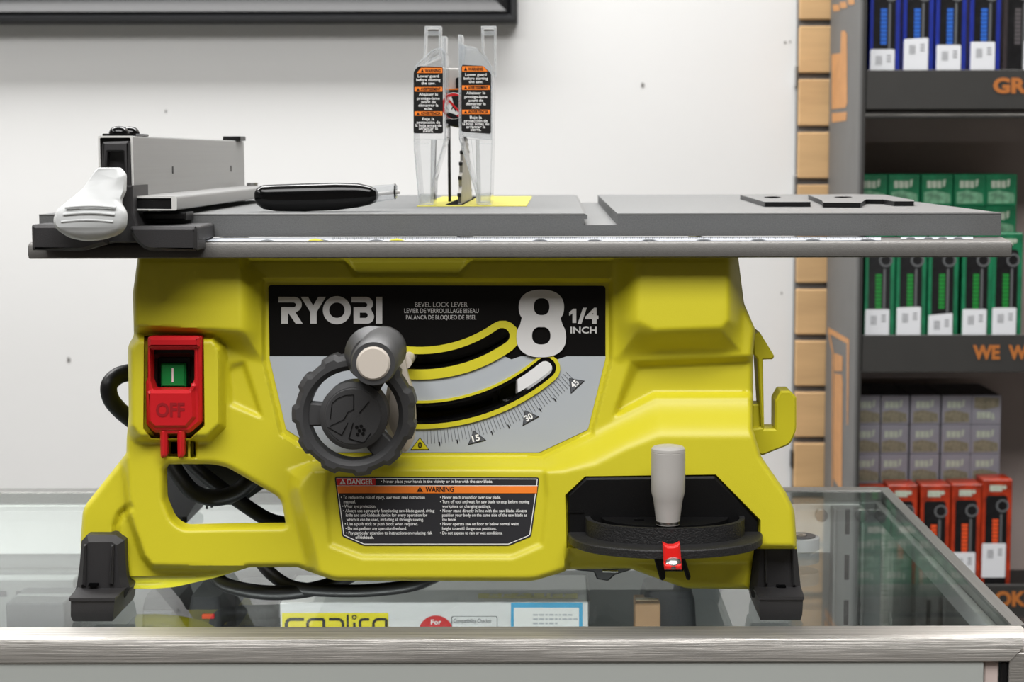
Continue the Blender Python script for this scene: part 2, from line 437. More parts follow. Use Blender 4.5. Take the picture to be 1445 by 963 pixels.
def YH(X, Y):
    X = np.asarray(X, float); Y = np.asarray(Y, float)
    y = 0.036 - 0.000058 * (Y - 365)
    h = np.zeros(X.shape)
    h += feat(X, Y, [(100, 300), (336, 300), (337, 385), (337, 464), (290, 464), (200, 458), (100, 458)], [(80, 280), (343, 280), (352, 372), (378, 392), (378, 505), (370, 514), (350, 508), (298, 478), (180, 472), (80, 472)], .017)
    h += feat(X, Y, [(908, 300), (1020, 300), (1025, 375), (1025, 452), (1018, 460), (925, 464), (903, 452)], [(868, 280), (1050, 280), (1049, 498), (932, 499), (905, 505), (873, 515), (862, 508), (860, 430)], .019)
    h += feat(X, Y, [(903, 520), (1063, 512), (1063, 552), (922, 552), (874, 578)], [(888, 508), (1085, 500), (1085, 562), (925, 563), (862, 594)], -.007)
    h += feat(X, Y, [(1200, 619), (930, 619), (885, 636), (842, 658), (795, 668), (440, 666), (424, 690), (446, 770), (474, 900), (1200, 900)],
              [(1230, 560), (925, 562), (866, 593), (830, 612), (765, 645), (455, 647), (402, 662), (404, 700), (428, 790), (440, 920), (1230, 920)], .016)
    h += feat(X, Y, [(806, 796), (1070, 796), (1070, 900), (806, 900)], [(797, 770), (1090, 770), (1090, 920), (797, 920)], -.017)
    h += feat(X, Y, [(469, 668), (764, 668), (767, 700), (760, 766), (722, 782), (512, 782), (470, 766), (464, 700)], offset([(469, 668), (764, 668), (767, 700), (760, 766), (722, 782), (512, 782), (470, 766), (464, 700)], 9), -.0025)
    h += feat(X, Y, [(60, 652), (170, 652), (177, 728), (198, 788), (214, 806), (438, 808), (438, 900), (60, 900)], [(50, 600), (179, 600), (186, 727), (206, 784), (216, 797), (424, 800), (446, 803), (446, 920), (50, 920)], -.011)
    h += polyl(X, Y, [(164, 775), (164, 742), (170, 727), (182, 716)], 8, -.004)
    h += feat(X, Y, [(60, 822), (560, 822), (560, 900), (60, 900)], [(50, 812), (250, 814), (430, 805), (560, 812), (580, 920), (50, 920)], -.012) * (X < 420)
    # label recess, top recess
    L2 = [(374, 398), (859, 399), (859, 508), (833, 611), (764, 644), (452, 644), (399, 611), (375, 508)]
    h += feat(X, Y, L2, offset(L2, 6), -.004)
    h += feat(X, Y, [(484, 355), (668, 355), (645, 386), (506, 386)], [(470, 340), (682, 340), (652, 391), (498, 391)], -.005)
    h += feat(X, Y, [(326, 524), (341, 518), (364, 583), (330, 566)], [(322, 512), (347, 508), (374, 594), (322, 574)], -.003)
    # switch surround
    h += feat(X, Y, [(188, 494), (197, 482), (298, 482), (306, 492), (308, 598), (291, 614), (200, 614), (189, 600)], [(176, 486), (190, 472), (304, 471), (320, 488), (323, 505), (319, 604), (297, 626), (188, 626), (174, 604)], .013)
    h += feat(X, Y, [(206, 477), (284.5, 477), (286, 600), (268, 617), (214, 617), (205, 604)], offset([(206, 477), (284.5, 477), (286, 600), (268, 617), (214, 617), (205, 604)], 3), -.022)
    h += feat(X, Y, [(237, 623), (262, 623), (262, 643), (237, 643)], offset([(237, 623), (262, 623), (262, 643), (237, 643)], 2), -.02)
    h += feat(X, Y, [(271, 625), (275.5, 625), (275.5, 644), (271, 644)], offset([(271, 625), (275.5, 625), (275.5, 644), (271, 644)], 2), -.02)
    # window surround bevel
    d, i = npd(WIN, X, Y)
    h -= .004 * np.clip(1 - d / 7, 0, 1) ** 2
    # tool pocket behind the mitre gauge
    PK = [(800, 700), (826.7, 675), (1009, 672.5), (1071, 735.5), (1071, 772), (802, 772)]
    h += feat(X, Y, PK, offset(PK, 2.5), -.006)
    d, i = npd(H_OUT, X, Y)
    h -= .0055 * np.clip(1 - d / 6.5, 0, 1) ** 2 * (Y > 366)
    return y - h
def YHs(px, py): return float(YH(np.array([px]), np.array([py]))[0])
def YL(px, py):       # depth of the control label (a flat inclined plane)
    return 0.036 - 0.000058 * (py - 365) + .004
def YW(px, py): return 0.036 - 0.000058 * (py - 365) - .0135
def onL(e=0.0006): return lambda px, py: P(px, py, YL(px, py) - e)
def onW(e=0.0006): return lambda px, py: P(px, py, YW(px, py) - e)
# holes in the housing are a touch larger than the liners that sit in them
body = sheet(H_OUT, [WIN, slot(275.5, 14, -9, 40.2), slot(202, 10, -21, 35.2)], YH, 3.0, .011, 'housing', ['yellow'], saw, angle=50, cons=[PK, offset(PK, 2.5), SWP, offset(SWP, 3), LB2, offset(LB2, 6)])
# ---- control label: black upper field, silver lower field
def lmf(x, y): return np.where(y < 503, 0, 1)
lab = sheet(LABEL, [slot(277, 20, -9, 40.2), slot(204, 23, -21, 35.2)], lambda X, Y: 0.036 - 0.000058 * (Y - 365) + .004, 14, 0, 'control_label', ['labelblack', 'labelgrey'], saw,
            cuts=[((379, 503), (480, 503)), ((735, 503), (745, 503)), ((800, 503), (854, 503))], mfun=lmf, ofs=.0004, dstep=7)
lab['label'] = 'black and silver printed panel with bevel scale'
def rim(name, outer, inner, y0, y1, mt):
    mb = MB()
    loops_o = [P(p[0], p[1], YL(*p) + y0) for p in outer]; loops_i = [P(p[0], p[1], YL(*p) + y0) for p in inner]
    bo = [Vector((q.x, q.y + (y1 - y0), q.z)) for q in loops_o]; bi = [Vector((q.x, q.y + (y1 - y0), q.z)) for q in loops_i]
    mb.ring(loops_o, loops_i); mb.ring(loops_o, bo); mb.ring(loops_i, bi); mb.ring(bo, bi)
    return mb.build(name, mt, saw, merge=False)
rim('slot_surround', slot(277, 20, -9, 40.2), slot(275.5, 15, -9, 40.2), -.0018, .002, 'yellow')
rim('slot_surround', slot(204, 23, -21, 35.2), slot(202, 11, -21, 35.2), -.0018, .002, 'yellow')
rim('slot_liner', slot(275.5, 15.2, -9, 40.2), slot(275.5, 10.2, -9, 40.0), -.0006, .016, 'gloss')
rim('slot_liner', slot(202, 11.2, -21, 35.2), slot(202, 9.3, -21, 35.2), -.0006, .016, 'gloss')
mb = MB(); mb.prism(px2(slot(202, 12, -21, 35.2), .055), .055, .058)
mb.build('slot_backing', 'gloss', saw)
mb = MB()
mb.prism(px2([(476, 520), (708, 520), (700, 640), (476, 640)], .062), .062, .075)
mb.prism(px2([(697, 515), (703, 515), (701, 600), (695, 600)], .060), .058, .062, mi=1)
mb.build('bevel_bracket', ['gloss', 'black'], saw)
# ---- print on the control label
mb = MB(); pl = onL(.0007)
def Z1(x): return 385 + x / 8.758
def Z2(y): return 410 + y / 8.758
def zp(l): return [(Z1(a), Z2(b)) for a, b in l]
def arcp(cx, cy, rx, ry, a0, a1, n=10): return [(cx + rx * math.cos(math.radians(a0 + (a1 - a0) * i / n)), cy + ry * math.sin(math.radians(a0 + (a1 - a0) * i / n))) for i in range(n + 1)]
R_ = [(70, 80), (262, 80)] + arcp(262, 175, 96, 95, -85, 72, 14) + [(278, 272), (370, 412), (282, 412), (188, 275), (188, 412), (105, 412), (105, 208), (262, 208)] + arcp(256, 179, 29, 29, 85, -85, 8) + [(262, 148), (70, 148)]
poly(mb, zp(R_), pl)
poly(mb, zp([(345, 80), (435, 80), (498, 188), (562, 80), (655, 80), (542, 268), (542, 412), (462, 412), (462, 268)]), pl)
poly(mb, zp(arcp(792, 245, 174, 174, 0, 354, 48)), pl, holes=[zp(arcp(792, 245, 96, 96, 0, 350, 30))])
B_ = [(972, 80), (1150, 80)] + arcp(1150, 165, 88, 85, -80, 50, 10) + [(1215, 235)] + arcp(1165, 325, 86, 87, -42, 85, 10) + [(1165, 412), (998, 412), (998, 208), (1140, 208)] + arcp(1138, 179, 29, 29, 85, -85, 8) + [(1138, 148), (972, 148)]
poly(mb, zp(B_), pl, holes=[zp([(1075, 275), (1140, 275)] + arcp(1140, 308, 34, 33, -80, 80, 8) + [(1140, 341), (1075, 341)])])
poly(mb, zp([(1275, 80), (1352, 80), (1352, 412), (1275, 412)]), pl)
mb.build('brand_lettering', 'silver', saw)
mb = MB(); pl = onL(.0007)
for s, x0, x1, b, c in [('BEVEL LOCK LEVER', 585.5, 660, 433.5, 7.0), ('LEVIER DE VERROUILLAGE BISEAU', 570.5, 675.5, 441.8, 6.0), ('PALANCA DE BLOQUEO DE BISEL', 573, 672, 451, 6.0)]:
    text(mb, s, x0, b, c, x1 - x0, bold=.008, place=pl)
mb.build('lever_lettering', 'silver', saw, merge=False)
mb = MB(); pl = onL(.0022)
def sell(cx, cy, rx, ry, n=44, e=2.35):
    o = []
    for i in range(n):
        t = 2 * PI * i / n; c, s = math.cos(t), math.sin(t)
        o.append((cx + rx * math.copysign(abs(c) ** (2 / e), c), cy + ry * math.copysign(abs(s) ** (2 / e), s)))
    return o
poly(mb, sell(764, 434, 32, 25), pl, holes=[sell(764.3, 433, 11, 12)])
pl = onL(.0024)
poly(mb, sell(763.8, 476, 35, 28.5), pl, holes=[sell(763.8, 474, 13, 12.5)])
poly(mb, [(737, 446), (790, 446), (795, 462), (733, 462)], onL(.00225), holes=[])
pl = onL(.0007)
poly(mb, [(803.2, 441), (809.2, 436), (813.2, 436), (813.2, 456), (807.8, 456), (807.8, 442.6), (803.2, 446)], pl); text(mb, '/4', 815, 456, 20, 29.5, bold=.04, place=pl)
text(mb, 'INCH', 805, 470.5, 8.8, 37, bold=.02, place=pl)
mb.build('size_lettering', 'silver', saw, merge=False)
mb = MB(); pl = onL(.0007)
def pol(a, r): return (SX + r * math.sin(math.radians(a)), SY + r * math.cos(math.radians(a)))
for k in range(0, 48):
    a = 1.2 + k * .905
    line(mb, pol(a, 299), pol(a, 318 if k % 5 else 319), .55, pl, 0)
    if k % 5 == 4 and k not in (14, 29, 44): line(mb, pol(a + .3, 316), pol(a + .3, 322), 1.5, pl, 1)
for a, s in ((0.1, '0'), (14.4, '15'), (28.8, '30'), (43.2, '45')):
    ca = pol(a, 318); ra = math.radians(-a)
    def T(dx, dy, ca=ca, ra=ra): return (ca[0] + dx * math.cos(ra) - dy * math.sin(ra), ca[1] + dx * math.sin(ra) + dy * math.cos(ra))
    sc = 13.5
    poly(mb, [T(0, -sc * .72), T(sc, sc * .62), T(-sc, sc * .62)], onL(.0007), 1)
    poly(mb, [T(0, -sc * .62), T(sc * .88, sc * .54), T(-sc * .88, sc * .54)], onL(.0009), 2 if s == '0' else 0)
    w = 5.2 if s == '0' else 11
    q = T(-w / 2, sc * .42); text(mb, s, q[0], q[1], 8.2, w, bold=.03, mi=1 if s == '0' else 3, place=onL(.0011), rot=ra)
mb.build('bevel_scale', ['greyprint', 'blackprint', 'yellow_print', 'whiteprint'], saw, merge=False)
# ---- warning label
mb = MB()
poly(mb, WLAB, onW(.0003), 0)
W2_ = offset(WLAB, -2.0); poly(mb, W2_, onW(.0005), 1, holes=[offset(WLAB, -3.0)])
poly(mb, [(474.5, 675.5), (530, 675.5), (530, 685.3), (475.8, 685.3)], onW(.0007), 2)
poly(mb, [(475.8, 686.2), (758.3, 686.2), (757.6, 696.5), (477.2, 696.5)], onW(.0007), 3)
line(mb, (475, 685.8), (759, 685.8), .8, onW(.0006), 1)
for x, b, h in ((483.6, 684, 7.6), (592.5, 694.6, 7.6)):
    k = 1 if x < 500 else 4
    poly(mb, [(x, b - h), (x + h * .6, b), (x - h * .6, b)], onW(.0009), k)
    line(mb, (x, b - h * .65), (x, b - h * .3), 1.0, onW(.0010), 2 if k == 1 else 3); line(mb, (x, b - h * .2), (x, b - h * .08), 1.0, onW(.0010), 2 if k == 1 else 3)
text(mb, 'DANGER', 490, 683.8, 7.2, 36, bold=.02, mi=1, place=onW(.0009))
text(mb, 'WARNING', 600.5, 694.6, 7.4, 40, bold=.02, mi=4, place=onW(.0009))
TX = [(('• Never place your hands in the vicinity or in line with the saw blade.'), 537.5, 695.5, 681.8),
      ('• To reduce the risk of injury, user must read instruction', 481, 599.5, 704.3), ('manual.', 485, 502, 710.5), ('• Wear eye protection.', 483, 530.5, 716.9),
      ('• Always use a properly functioning saw-blade guard, riving', 484, 613, 723.2), ('knife and anti-kickback device for every operation for', 488, 603, 729.4),
      ('which it can be used, including all through sawing.', 489, 598, 735.6), ('• Use a push stick or push block when required.', 486.5, 590, 741.9),
      ('• Do not perform any operation freehand.', 487.5, 574, 748.2), ('• Pay particular attention to instructions on reducing risk', 488.5, 610, 754.5), ('of kickback.', 501.5, 527.5, 760.7),
      ('• Never reach around or over saw blade.', 621, 706.8, 704.3), ('• Turn off tool and wait for saw blade to stop before moving', 621, 747, 710.5), ('workpiece or changing settings.', 624, 692.5, 716.9),
      ('• Never stand directly in line with the saw blade. Always', 621, 743, 723.2), ('position your body on the same side of the saw blade as', 624, 743.5, 729.4), ('the fence.', 624, 644, 735.6),
      ('• Never operate saw on floor or below normal waist', 621, 732, 741.9), ('height to avoid dangerous positions.', 624, 700.5, 748.2), ('• Do not expose to rain or wet conditions.', 621, 709, 754.5)]
for s, x0, x1, b in TX: text(mb, s, x0, b, 4.3, x1 - x0, bold=.012, mi=1, place=onW(.0009))
wl = mb.build('warning_label', ['labeldark', 'whiteprint', 'redprint', 'orange', 'blackprint'], saw, merge=False)
wl['label'] = 'charcoal warning label with orange band'
# ---- side walls and bracing of the housing, behind the front
mb = MB()
def slab(xa, xb, y0, y1, z0, z1, mi=0): mb.box(xa, xb, y0, y1, z0, z1, .002, mi)
xl = P(215, 500, .05).x; xr = P(1035, 500, .05).x; zm = P(500, 600, .05).z
zr = P(785, 364.5, 0.0).z
mb.box(xl, xl + .004, .045, .40, zm, zr, .001); mb.box(xr - .004, xr, .045, .40, zm, zr, .001)
mb.box(xl, xr, .045, .055, zr - .012, zr, .001)
mb.build('side_wall', 'yellow', saw)
# rear legs
for s, (cx_, dirx) in enumerate(((P(145, 860, 0).x + .02, 1), (P(1100, 860, 0).x - .02, -1))):
    mb = MB()
    def sec(z, x, w, y0, y1): return [(x - w, y0, z), (x + w, y0, z), (x + w, y1, z), (x - w, y1, z)]
    if s == 0:
        mb.loft([sec(ZG + .010, -.312, .022, .27, .335), sec(ZG + .058, -.279, .019, .275, .33), sec(ZG + .066, -.274, .0195, .275, .33)], 0)
        mb.loft([sec(ZG + .066, -.274, .019, .276, .329), sec(zm + .01, -.243, .017, .28, .32)], 1); fx_ = -.314
    else:
        mb.loft([sec(ZG + .012, cx_, .018, .29, .345), sec(ZG + .08, cx_ - .014, .016, .30, .335)], 0)
        mb.loft([sec(ZG + .08, cx_ - .014, .0155, .301, .334), sec(zm + .01, cx_ - .03, .015, .301, .334)], 1); fx_ = cx_
    rl = mb.build('rear_leg', ['dark', 'yellow'], saw, label='dark footed yellow rear leg')
    mb = MB(); mb.box(fx_ - .022, fx_ + .022, .275, .345, ZG + .0008, ZG + .012, .003); mb.build('rubber_foot', 'rubber', rl)
# motor behind the front
mb = MB()
mb.prism(px2(rnd([(240, 560), (560, 560), (520, 640), (372, 690), (345, 709), (300, 712), (285, 660), (262, 640)], 8), .13), .13, .22, .003)
mb.prism(px2([(288, 709), (331, 709), (331, 713), (288, 713)], .13), .13, .16); mb.prism(px2([(290, 711), (293, 711), (293, 719), (290, 719)], .13), .13, .132); mb.prism(px2([(297, 711), (300, 711), (300, 717), (297, 717)], .13), .13, .132)
mb.lathe([(.0, 0), (.045, 0), (.05, .01), (.05, .12), (.04, .13)], P(470, 600, .14), (1, 0, 0))
mb.build('motor', 'black', saw)
mb = MB()
mb.box(P(412, 600, .15).x, P(1040, 600, .15).x, .14, .33, ZG + .047, ZG + .084, .004)
mb.build('undercarriage', 'black', saw)
mb = MB()
mb.prism(px2(rnd([(800, 798), (905, 796), (888, 806), (868, 812), (858, 821), (842, 818), (838, 808), (815, 806)], 2), .05), .05, .08, .001)
mb.tube([P(850, 806, .045), P(872, 806.5, .045)], .0011, 8, mi=1)
mb.build('arbor_latch', ['black', 'steel'], saw)
# ---- power cord
mb = MB(); r = .0045
mb.tube([P(210, 519, .10), P(186, 525, .09), P(166, 531, .085), P(154, 544, .08), P(156, 562, .08), P(168, 578, .085), P(186, 593, .09), P(206, 607, .10)], .0058)
mb.tube([P(235, 640, .09), P(250, 668, .085), P(272, 694, .08), P(300, 703, .08), P(330, 697, .085), P(352, 680, .09), P(370, 660, .10)], .0058)
mb.tube([P(262, 645, .11), P(285, 668, .105), P(318, 694, .10), P(345, 713, .10), P(375, 732, .10), P(398, 739, .105), P(425, 742, .12)], .0052)
mb.tube([P(300, 790, .055), P(308, 818, .05), P(332, 830, .045), P(380, 837, .04), P(430, 834, .045), P(475, 822, .06), P(520, 800, .08)], .0050)
mb.tube([P(365, 790, .07), P(385, 812, .055), P(415, 829, .045), P(470, 834, .04), P(530, 833, .042), P(590, 824, .05), P(640, 800, .09)], .0044)
mb.build('power_cord', 'rubber', saw)
# ---- handwheel
wy = -.034
mb = MB()
def wheel_outer(n=11):
    o = []
    for i in range(n * 12):
        a = 2 * PI * i / (n * 12); ph = (i % 12) / 12
        r_ = 88.5 if ph < .58 else 84.0
        if ph < .08: r_ = 84 + 4.5 * ph / .08
        o.append((499 + r_ * math.cos(a + .12), 585.5 + r_ * math.sin(a + .12)))
    return o
wo = px2(wheel_outer(), wy); wi = px2(circ(498, 587.5, 64, 48), wy)
mb.prism(wo, wy, wy + .016, .003, holes=[wi], hole_c=.003)
rim_ = px2(circ(498.6, 586.5, 73, 48), wy)
for a in (182, 48, -62):
    c, s = math.cos(math.radians(a)), math.sin(math.radians(a)); n_ = (-s * 15.5, c * 15.5)
    q = [(498 + c * 40 + n_[0], 588 + s * 40 + n_[1]), (498 + c * 70 + n_[0] * 1.1, 588 + s * 70 + n_[1] * 1.1), (498 + c * 70 - n_[0] * 1.1, 588 + s * 70 - n_[1] * 1.1), (498 + c * 40 - n_[0], 588 + s * 40 - n_[1])]
    mb.prism(px2(q, wy + .003), wy + .004, wy + .014, .001)
hw = mb.build('handwheel', 'wheelgrey', saw, angle=40)
mb = MB()
mb.prism(px2(circ(498, 588, 48, 56), wy - .004), wy - .004, wy + .015, .003)
mb.prism(px2(circ(498, 588, 40, 48), wy - .0048), wy - .0048, wy - .003, .0006)
hub = mb.build('hub', 'wheelgrey', hw)
mb = MB(); pw = lambda a, b: P(a, b, wy - .0052)
def hz(l): return [(400 + a / 4.0136, 450 + b / 4.0136) for a, b in l]
def stroke(mb, pts, w, place):
    for a, b in zip(pts, pts[1:]): line(mb, a, b, w, place)
fan = hz([(265, 520), (275, 480), (310, 450), (350, 435), (395, 432), (395, 515), (365, 530), (345, 570), (265, 615), (250, 590)])
stroke(mb, hz([(265, 570), (275, 480), (310, 450), (350, 435), (397, 432), (397, 515), (365, 530), (342, 572), (262, 610)]), 1.1, pw)
stroke(mb, hz([(250, 615), (330, 660), (365, 590)]), 1.2, pw); stroke(mb, hz([(485, 470), (430, 535)]), 1.4, pw)
stroke(mb, hz([(395, 590), (370, 680), (455, 705), (495, 650)]), 1.4, pw)
for a, b in ((415, 615), (440, 610), (430, 635), (455, 630), (420, 655), (450, 652)): poly(mb, hz(circ(a, b, 10, 10)), pw)
mb.build('blade_emblem', 'black', hw, merge=False)
# crank knob rising from the wheel rim towards the viewer
mb = MB()
loops = []
for t, cx_, cy_, r_, yy in ((0, 541, 493, 33, -.020), (.2, 540, 494, 32, -.034), (.5, 534, 503, 32.5, -.055), (.85, 528.5, 511, 33, -.075), (1, 527, 513.5, 30.5, -.0785)):
    loops.append([tuple(P(a, b, yy)) for a, b in circ(cx_, cy_, r_, 40)])
mb.loft(loops, 0)
kn = mb.build('crank_knob', 'wheelgrey', hw, angle=50)
mb = MB(); mb.prism(px2(circ(526.5, 513.5, 24, 48), -.0800), -.0800, -.070, .0012)
mb.build('knob_cap', 'offwhite', hw)
mb = MB(); mb.loft([[tuple(P(a, b, yy)) for a, b in circ(cx_, cy_, r_, 30)] for cx_, cy_, r_, yy in ((526, 500, 40, wy + .002), (527, 505, 36, wy - .004), (527, 508, 33, wy - .012))], 0)
mb.build('knob_base', 'wheelgrey', hw, angle=50)
mb = MB(); mb.lathe([(.0, 0), (.012, 0), (.012, .06)], P(500, 587, -.02), (0, 1, 0)); mb.build('wheel_shaft', 'dark', saw)
# bevel lock lever behind the wheel
mb = MB()
mb.prism(px2(rnd([(543, 560), (558, 500), (564, 494), (570, 500), (574, 530), (583, 554), (586, 590), (584, 622), (572, 642), (556, 630), (541, 600)], 8), -.006), -.006, .004, .003)
mb.prism(px2(circ(572, 512, 9, 24), 0.004), .004, .06, .0)
mb.build('bevel_lock_lever', 'offwhite', saw)
# ---- switch
def ppx(pts, y): return px2(pts, y)
ys = YHs(240, 540)                           # bottom of the pocket
yf = ys - .0225
mb = MB()
outr = rnd([(207.5, 475.5, 4), (283.5, 475.5, 4), (284.5, 597, 4), (268, 611.5, 3), (217, 611.5, 3), (205.5, 600, 3), (204.8, 540, 1), (207.5, 534, 1)], 3)
opn = rnd([(212.4, 494, 2), (274, 494, 2), (274, 536, 2), (266.5, 550.4, 2), (215.5, 550.4, 2), (211.8, 537, 1)], 2)
mb.prism(px2(outr, yf), yf, yf + .013, .0022, holes=[px2(opn, yf)], hole_c=.001)
mb.prism(px2(rnd([(208, 475.5, 4), (281, 475.5, 4), (281, 491.5, 3), (208, 491.5, 3)], 3), yf - .003), yf - .003, yf + .004, .002)
mb.prism(px2(rnd([(206.5, 554, 1), (211, 551, 1), (266, 551, 1), (274, 540, 1), (276, 590, 2), (263, 605, 2), (217, 605, 2), (208, 596, 2)], 1), yf - .0022), yf - .0022, yf + .003, .002)
sw = mb.build('stop_paddle', 'red', saw, label='red stop paddle reading OFF')
mb = MB()
for x in (225, 249.2):
    mb.prism(px2(rnd([(x, 606, 0), (x + 10.5, 606, 0), (x + 10, 645, 5), (x + 1.5, 649, 5), (x + .5, 640, 0)], 3), yf), yf, yf + .007, .0018)
mb.prism(px2([(225, 607), (259, 607), (259, 613), (225, 613)], yf + .001), yf + .001, yf + .008, .001)
mb.build('lockout_prong', 'red', sw)
mb = MB(); text(mb, 'OFF', 220, 588, 18.5, 40.5, bold=.03, place=lambda a, b: P(a, b, yf - .0025))
mb.build('off_lettering', mat('dark_red_print', (150, 18, 26), .5), sw, merge=False)
mb = MB()
mb.prism(px2(rnd([(209, 492), (277, 492), (277, 553), (209, 553)], 4), ys - .012), ys - .012, ys - .0005, .001, holes=[px2(rnd([(221, 505), (268, 505), (268, 549), (221, 549)], 4), ys - .012)], hole_c=.003)
mb.prism(px2([(221, 505), (268, 505), (268, 549), (221, 549)], ys - .004), ys - .004, ys - .0002)
mb.build('switch_bezel', 'black', saw)
mb = MB(); mb.prism(px2(rnd([(226.5, 513, 2), (262.3, 513, 2), (262.3, 547, 2), (226.5, 547, 2)], 2), ys - .010), ys - .010, ys - .003, .0012)
gb = mb.build('start_button', 'green', saw, label='green start button')
mb = MB(); mb.prism(px2([(242.3, 520), (244.8, 520), (244.8, 539.5), (242.3, 539.5)], ys - .0104), ys - .0104, ys - .0095); mb.build('start_mark', 'whiteprint', gb)
for nm, q in (('lock_recess', [(236, 622), (263, 622), (263, 643.5), (236, 643.5)]), ('lock_recess', [(270.5, 624.5), (276.5, 624.5), (276.5, 644), (270.5, 644)])):
    yy = YHs(sum(a for a, b in q) / 4, sum(b for a, b in q) / 4) - .0006
    mb = MB(); mb.prism(px2(q, yy), yy, yy + .0004); mb.build(nm, 'blackflat', saw)
# ---- cord hooks on the right flank
mb = MB(); yk = .052
mb.prism(px2(rnd([(1060, 606, 0), (1078, 603, 0), (1078.5, 606, 0), (1094, 606, 0), (1094.2, 566, 1), (1101.8, 552, 2), (1115.5, 552, 2), (1124, 561, 2), (1124, 609, 8), (1115, 628, 6), (1076, 643.5, 2), (1060, 635, 0)], 2), yk), yk, yk + .022, .0012)
mb.prism(px2(rnd([(1071.8, 468.4, 2), (1093, 503, 2), (1090.5, 507.5, 1), (1076.8, 508, 1), (1078.5, 604, 0), (1074.5, 604, 0), (1068.5, 507, 0), (1063, 500, 0), (1062.5, 474, 0)], 1), yk), yk, yk + .022, .001)
mb.prism(px2([(1061, 571), (1072, 571), (1074, 607), (1061, 607)], yk + .004), yk + .004, yk + .022, .001)
mb.build('cord_hook', 'yellow', saw)
# ---- feet
def foot(sgn):
    mb = MB()
    ctr = 785
    if sgn < 0:
        shin = [(113, 766), (120.5, 757.5), (160, 757.5), (173.4, 765), (176.5, 815), (181, 832), (188, 846), (104, 832), (110, 812)]
        yb_ = .012
        mb.prism(px2(rnd([(112.8, 766, 0), (120.5, 757, 0), (160, 757, 0), (173.4, 765, 0), (176.5, 815, 3), (181.5, 832, 2), (175, 846, 0), (100, 846, 0), (106, 829, 3), (110, 800, 5)], 1), yb_), yb_, yb_ + .03, .004)
        mb.prism(px2([(117, 770), (121, 770), (120, 828), (113, 828)], yb_ - .003), yb_ - .003, yb_ + .003, .0012)
        mb.prism(px2([(156, 770), (160, 770), (159, 826), (153, 826)], yb_ - .003), yb_ - .003, yb_ + .003, .0012)
        top = [(106, 829), (175, 829)]; lip = (97, 162); sole = (100, 160); hole = [(125, 824.5), (138, 824.5), (137, 828), (124, 828)]
        back = 186
    else:
        yb_ = .012
        mb.prism(px2(rnd([(1077.5, 757.3, 0), (1116.4, 758, 0), (1124.5, 766, 0), (1128, 800, 5), (1131, 829, 3), (1135, 846, 0), (1062, 846, 0), (1058.8, 831, 2), (1062, 812, 3), (1064.5, 770, 0)], 1), yb_), yb_, yb_ + .03, .004)
        mb.prism(px2([(1079, 771), (1082.5, 771), (1084, 826), (1080, 826)], yb_ - .003), yb_ - .003, yb_ + .003, .0012)
        mb.prism(px2([(1117, 771), (1120.5, 771), (1124, 828), (1119, 828)], yb_ - .003), yb_ - .003, yb_ + .003, .0012)
        lip = (1069.5, 1135); sole = (1071, 1132); hole = [(1096, 827), (1109, 827), (1109.5, 830), (1096.5, 830)]
    yf_ = -.010; dpt = .058
    def sec(x0, x1, y0, y1, z): return [(x0, y0, z), (x1, y0, z), (x1, y1, z), (x0, y1, z)]
    a0 = P(sole[0], 877, yf_).x; a1 = P(sole[1], 877, yf_).x; l0 = P(lip[0], 845, yf_ - .002).x; l1 = P(lip[1], 845, yf_ - .002).x
    zl = P(785, 847.5, yf_ - .002).z; zu = P(785, 842, yf_).z; zt = P(785, 829, yb_).z
    s_in = P(109, 829, yb_).x if sgn < 0 else P(1066, 829, yb_).x; s_ot = P(176, 829, yb_).x if sgn < 0 else P(1130, 829, yb_).x
    mb.loft([sec(a0 + .001, a1 - .001, yf_ + .001, yf_ + dpt, ZG + .0006), sec(a0, a1, yf_, yf_ + dpt, ZG + .004), sec(l0 + .001, l1 - .0005, yf_ - .001, yf_ + dpt, zl)], 0)
    mb.loft([sec(l0, l1, yf_ - .002, yf_ + dpt + .002, zl), sec(l0, l1, yf_ - .002, yf_ + dpt + .002, zu), sec(min(s_in, l0 + .003), max(s_ot, l1 - .002) if sgn > 0 else l1 + .0015, yb_ - .001, yf_ + dpt, zt)], 0)
    mb.loft([sec(a0 + .006, a1 - .004, yf_ + .004, yf_ + dpt - .004, ZG + .0005), sec(a0 + .006, a1 - .004, yf_ + .004, yf_ + dpt - .004, ZG + .003)], 1)
    o = mb.build('foot', ['dark', 'black'], saw, angle=25, label='dark grey moulded foot')
    mb = MB(); yy = yb_ - .0035
    mb.prism(px2(hole, yy), yy, yy + .003); mb.build('screw_hole', 'blackflat', o)
foot(-1); foot(1)
# ---- table top, rail
tx0 = P(55, 300, .03).x; tx1 = P(1413, 300, .03).x; zb = P(785, 333.5, .03).z; zs = P(850, 317.6, .03).z
s0 = P(824, 303, .03).x; s1 = P(871, 303, .03).x
yT0, yT1 = .03, P(1235, 273.1, .5).y
d_ = ray(785, 275.2); yT1 = CAM.y + d_.y * (ZT - CAM.z) / d_.z
yT1 = min(max(yT1, .40), .56)
mb = MB()
lip = .0024
out = [(tx0, zb), (tx1, zb), (tx1, ZT), (s1, ZT), (s1 - .0002, ZT - lip), (s1, ZT - lip - .0008), (s1, zs), (s0, zs), (s0, ZT - .0035), (s0 + .0022, ZT - .0035), (s0 + .0022, ZT - .001), (s0, ZT), (tx0, ZT)]
mb.prism(out, yT0, yT1, .0)
bmx = MB(); mb.box(tx0, s0, yT0 - .0003, yT0 + .001, ZT - .0006, ZT + .0001, 0, 1); mb.box(s1, tx1, yT0 - .0003, yT0 + .001, ZT - .0006, ZT + .0001, 0, 1)
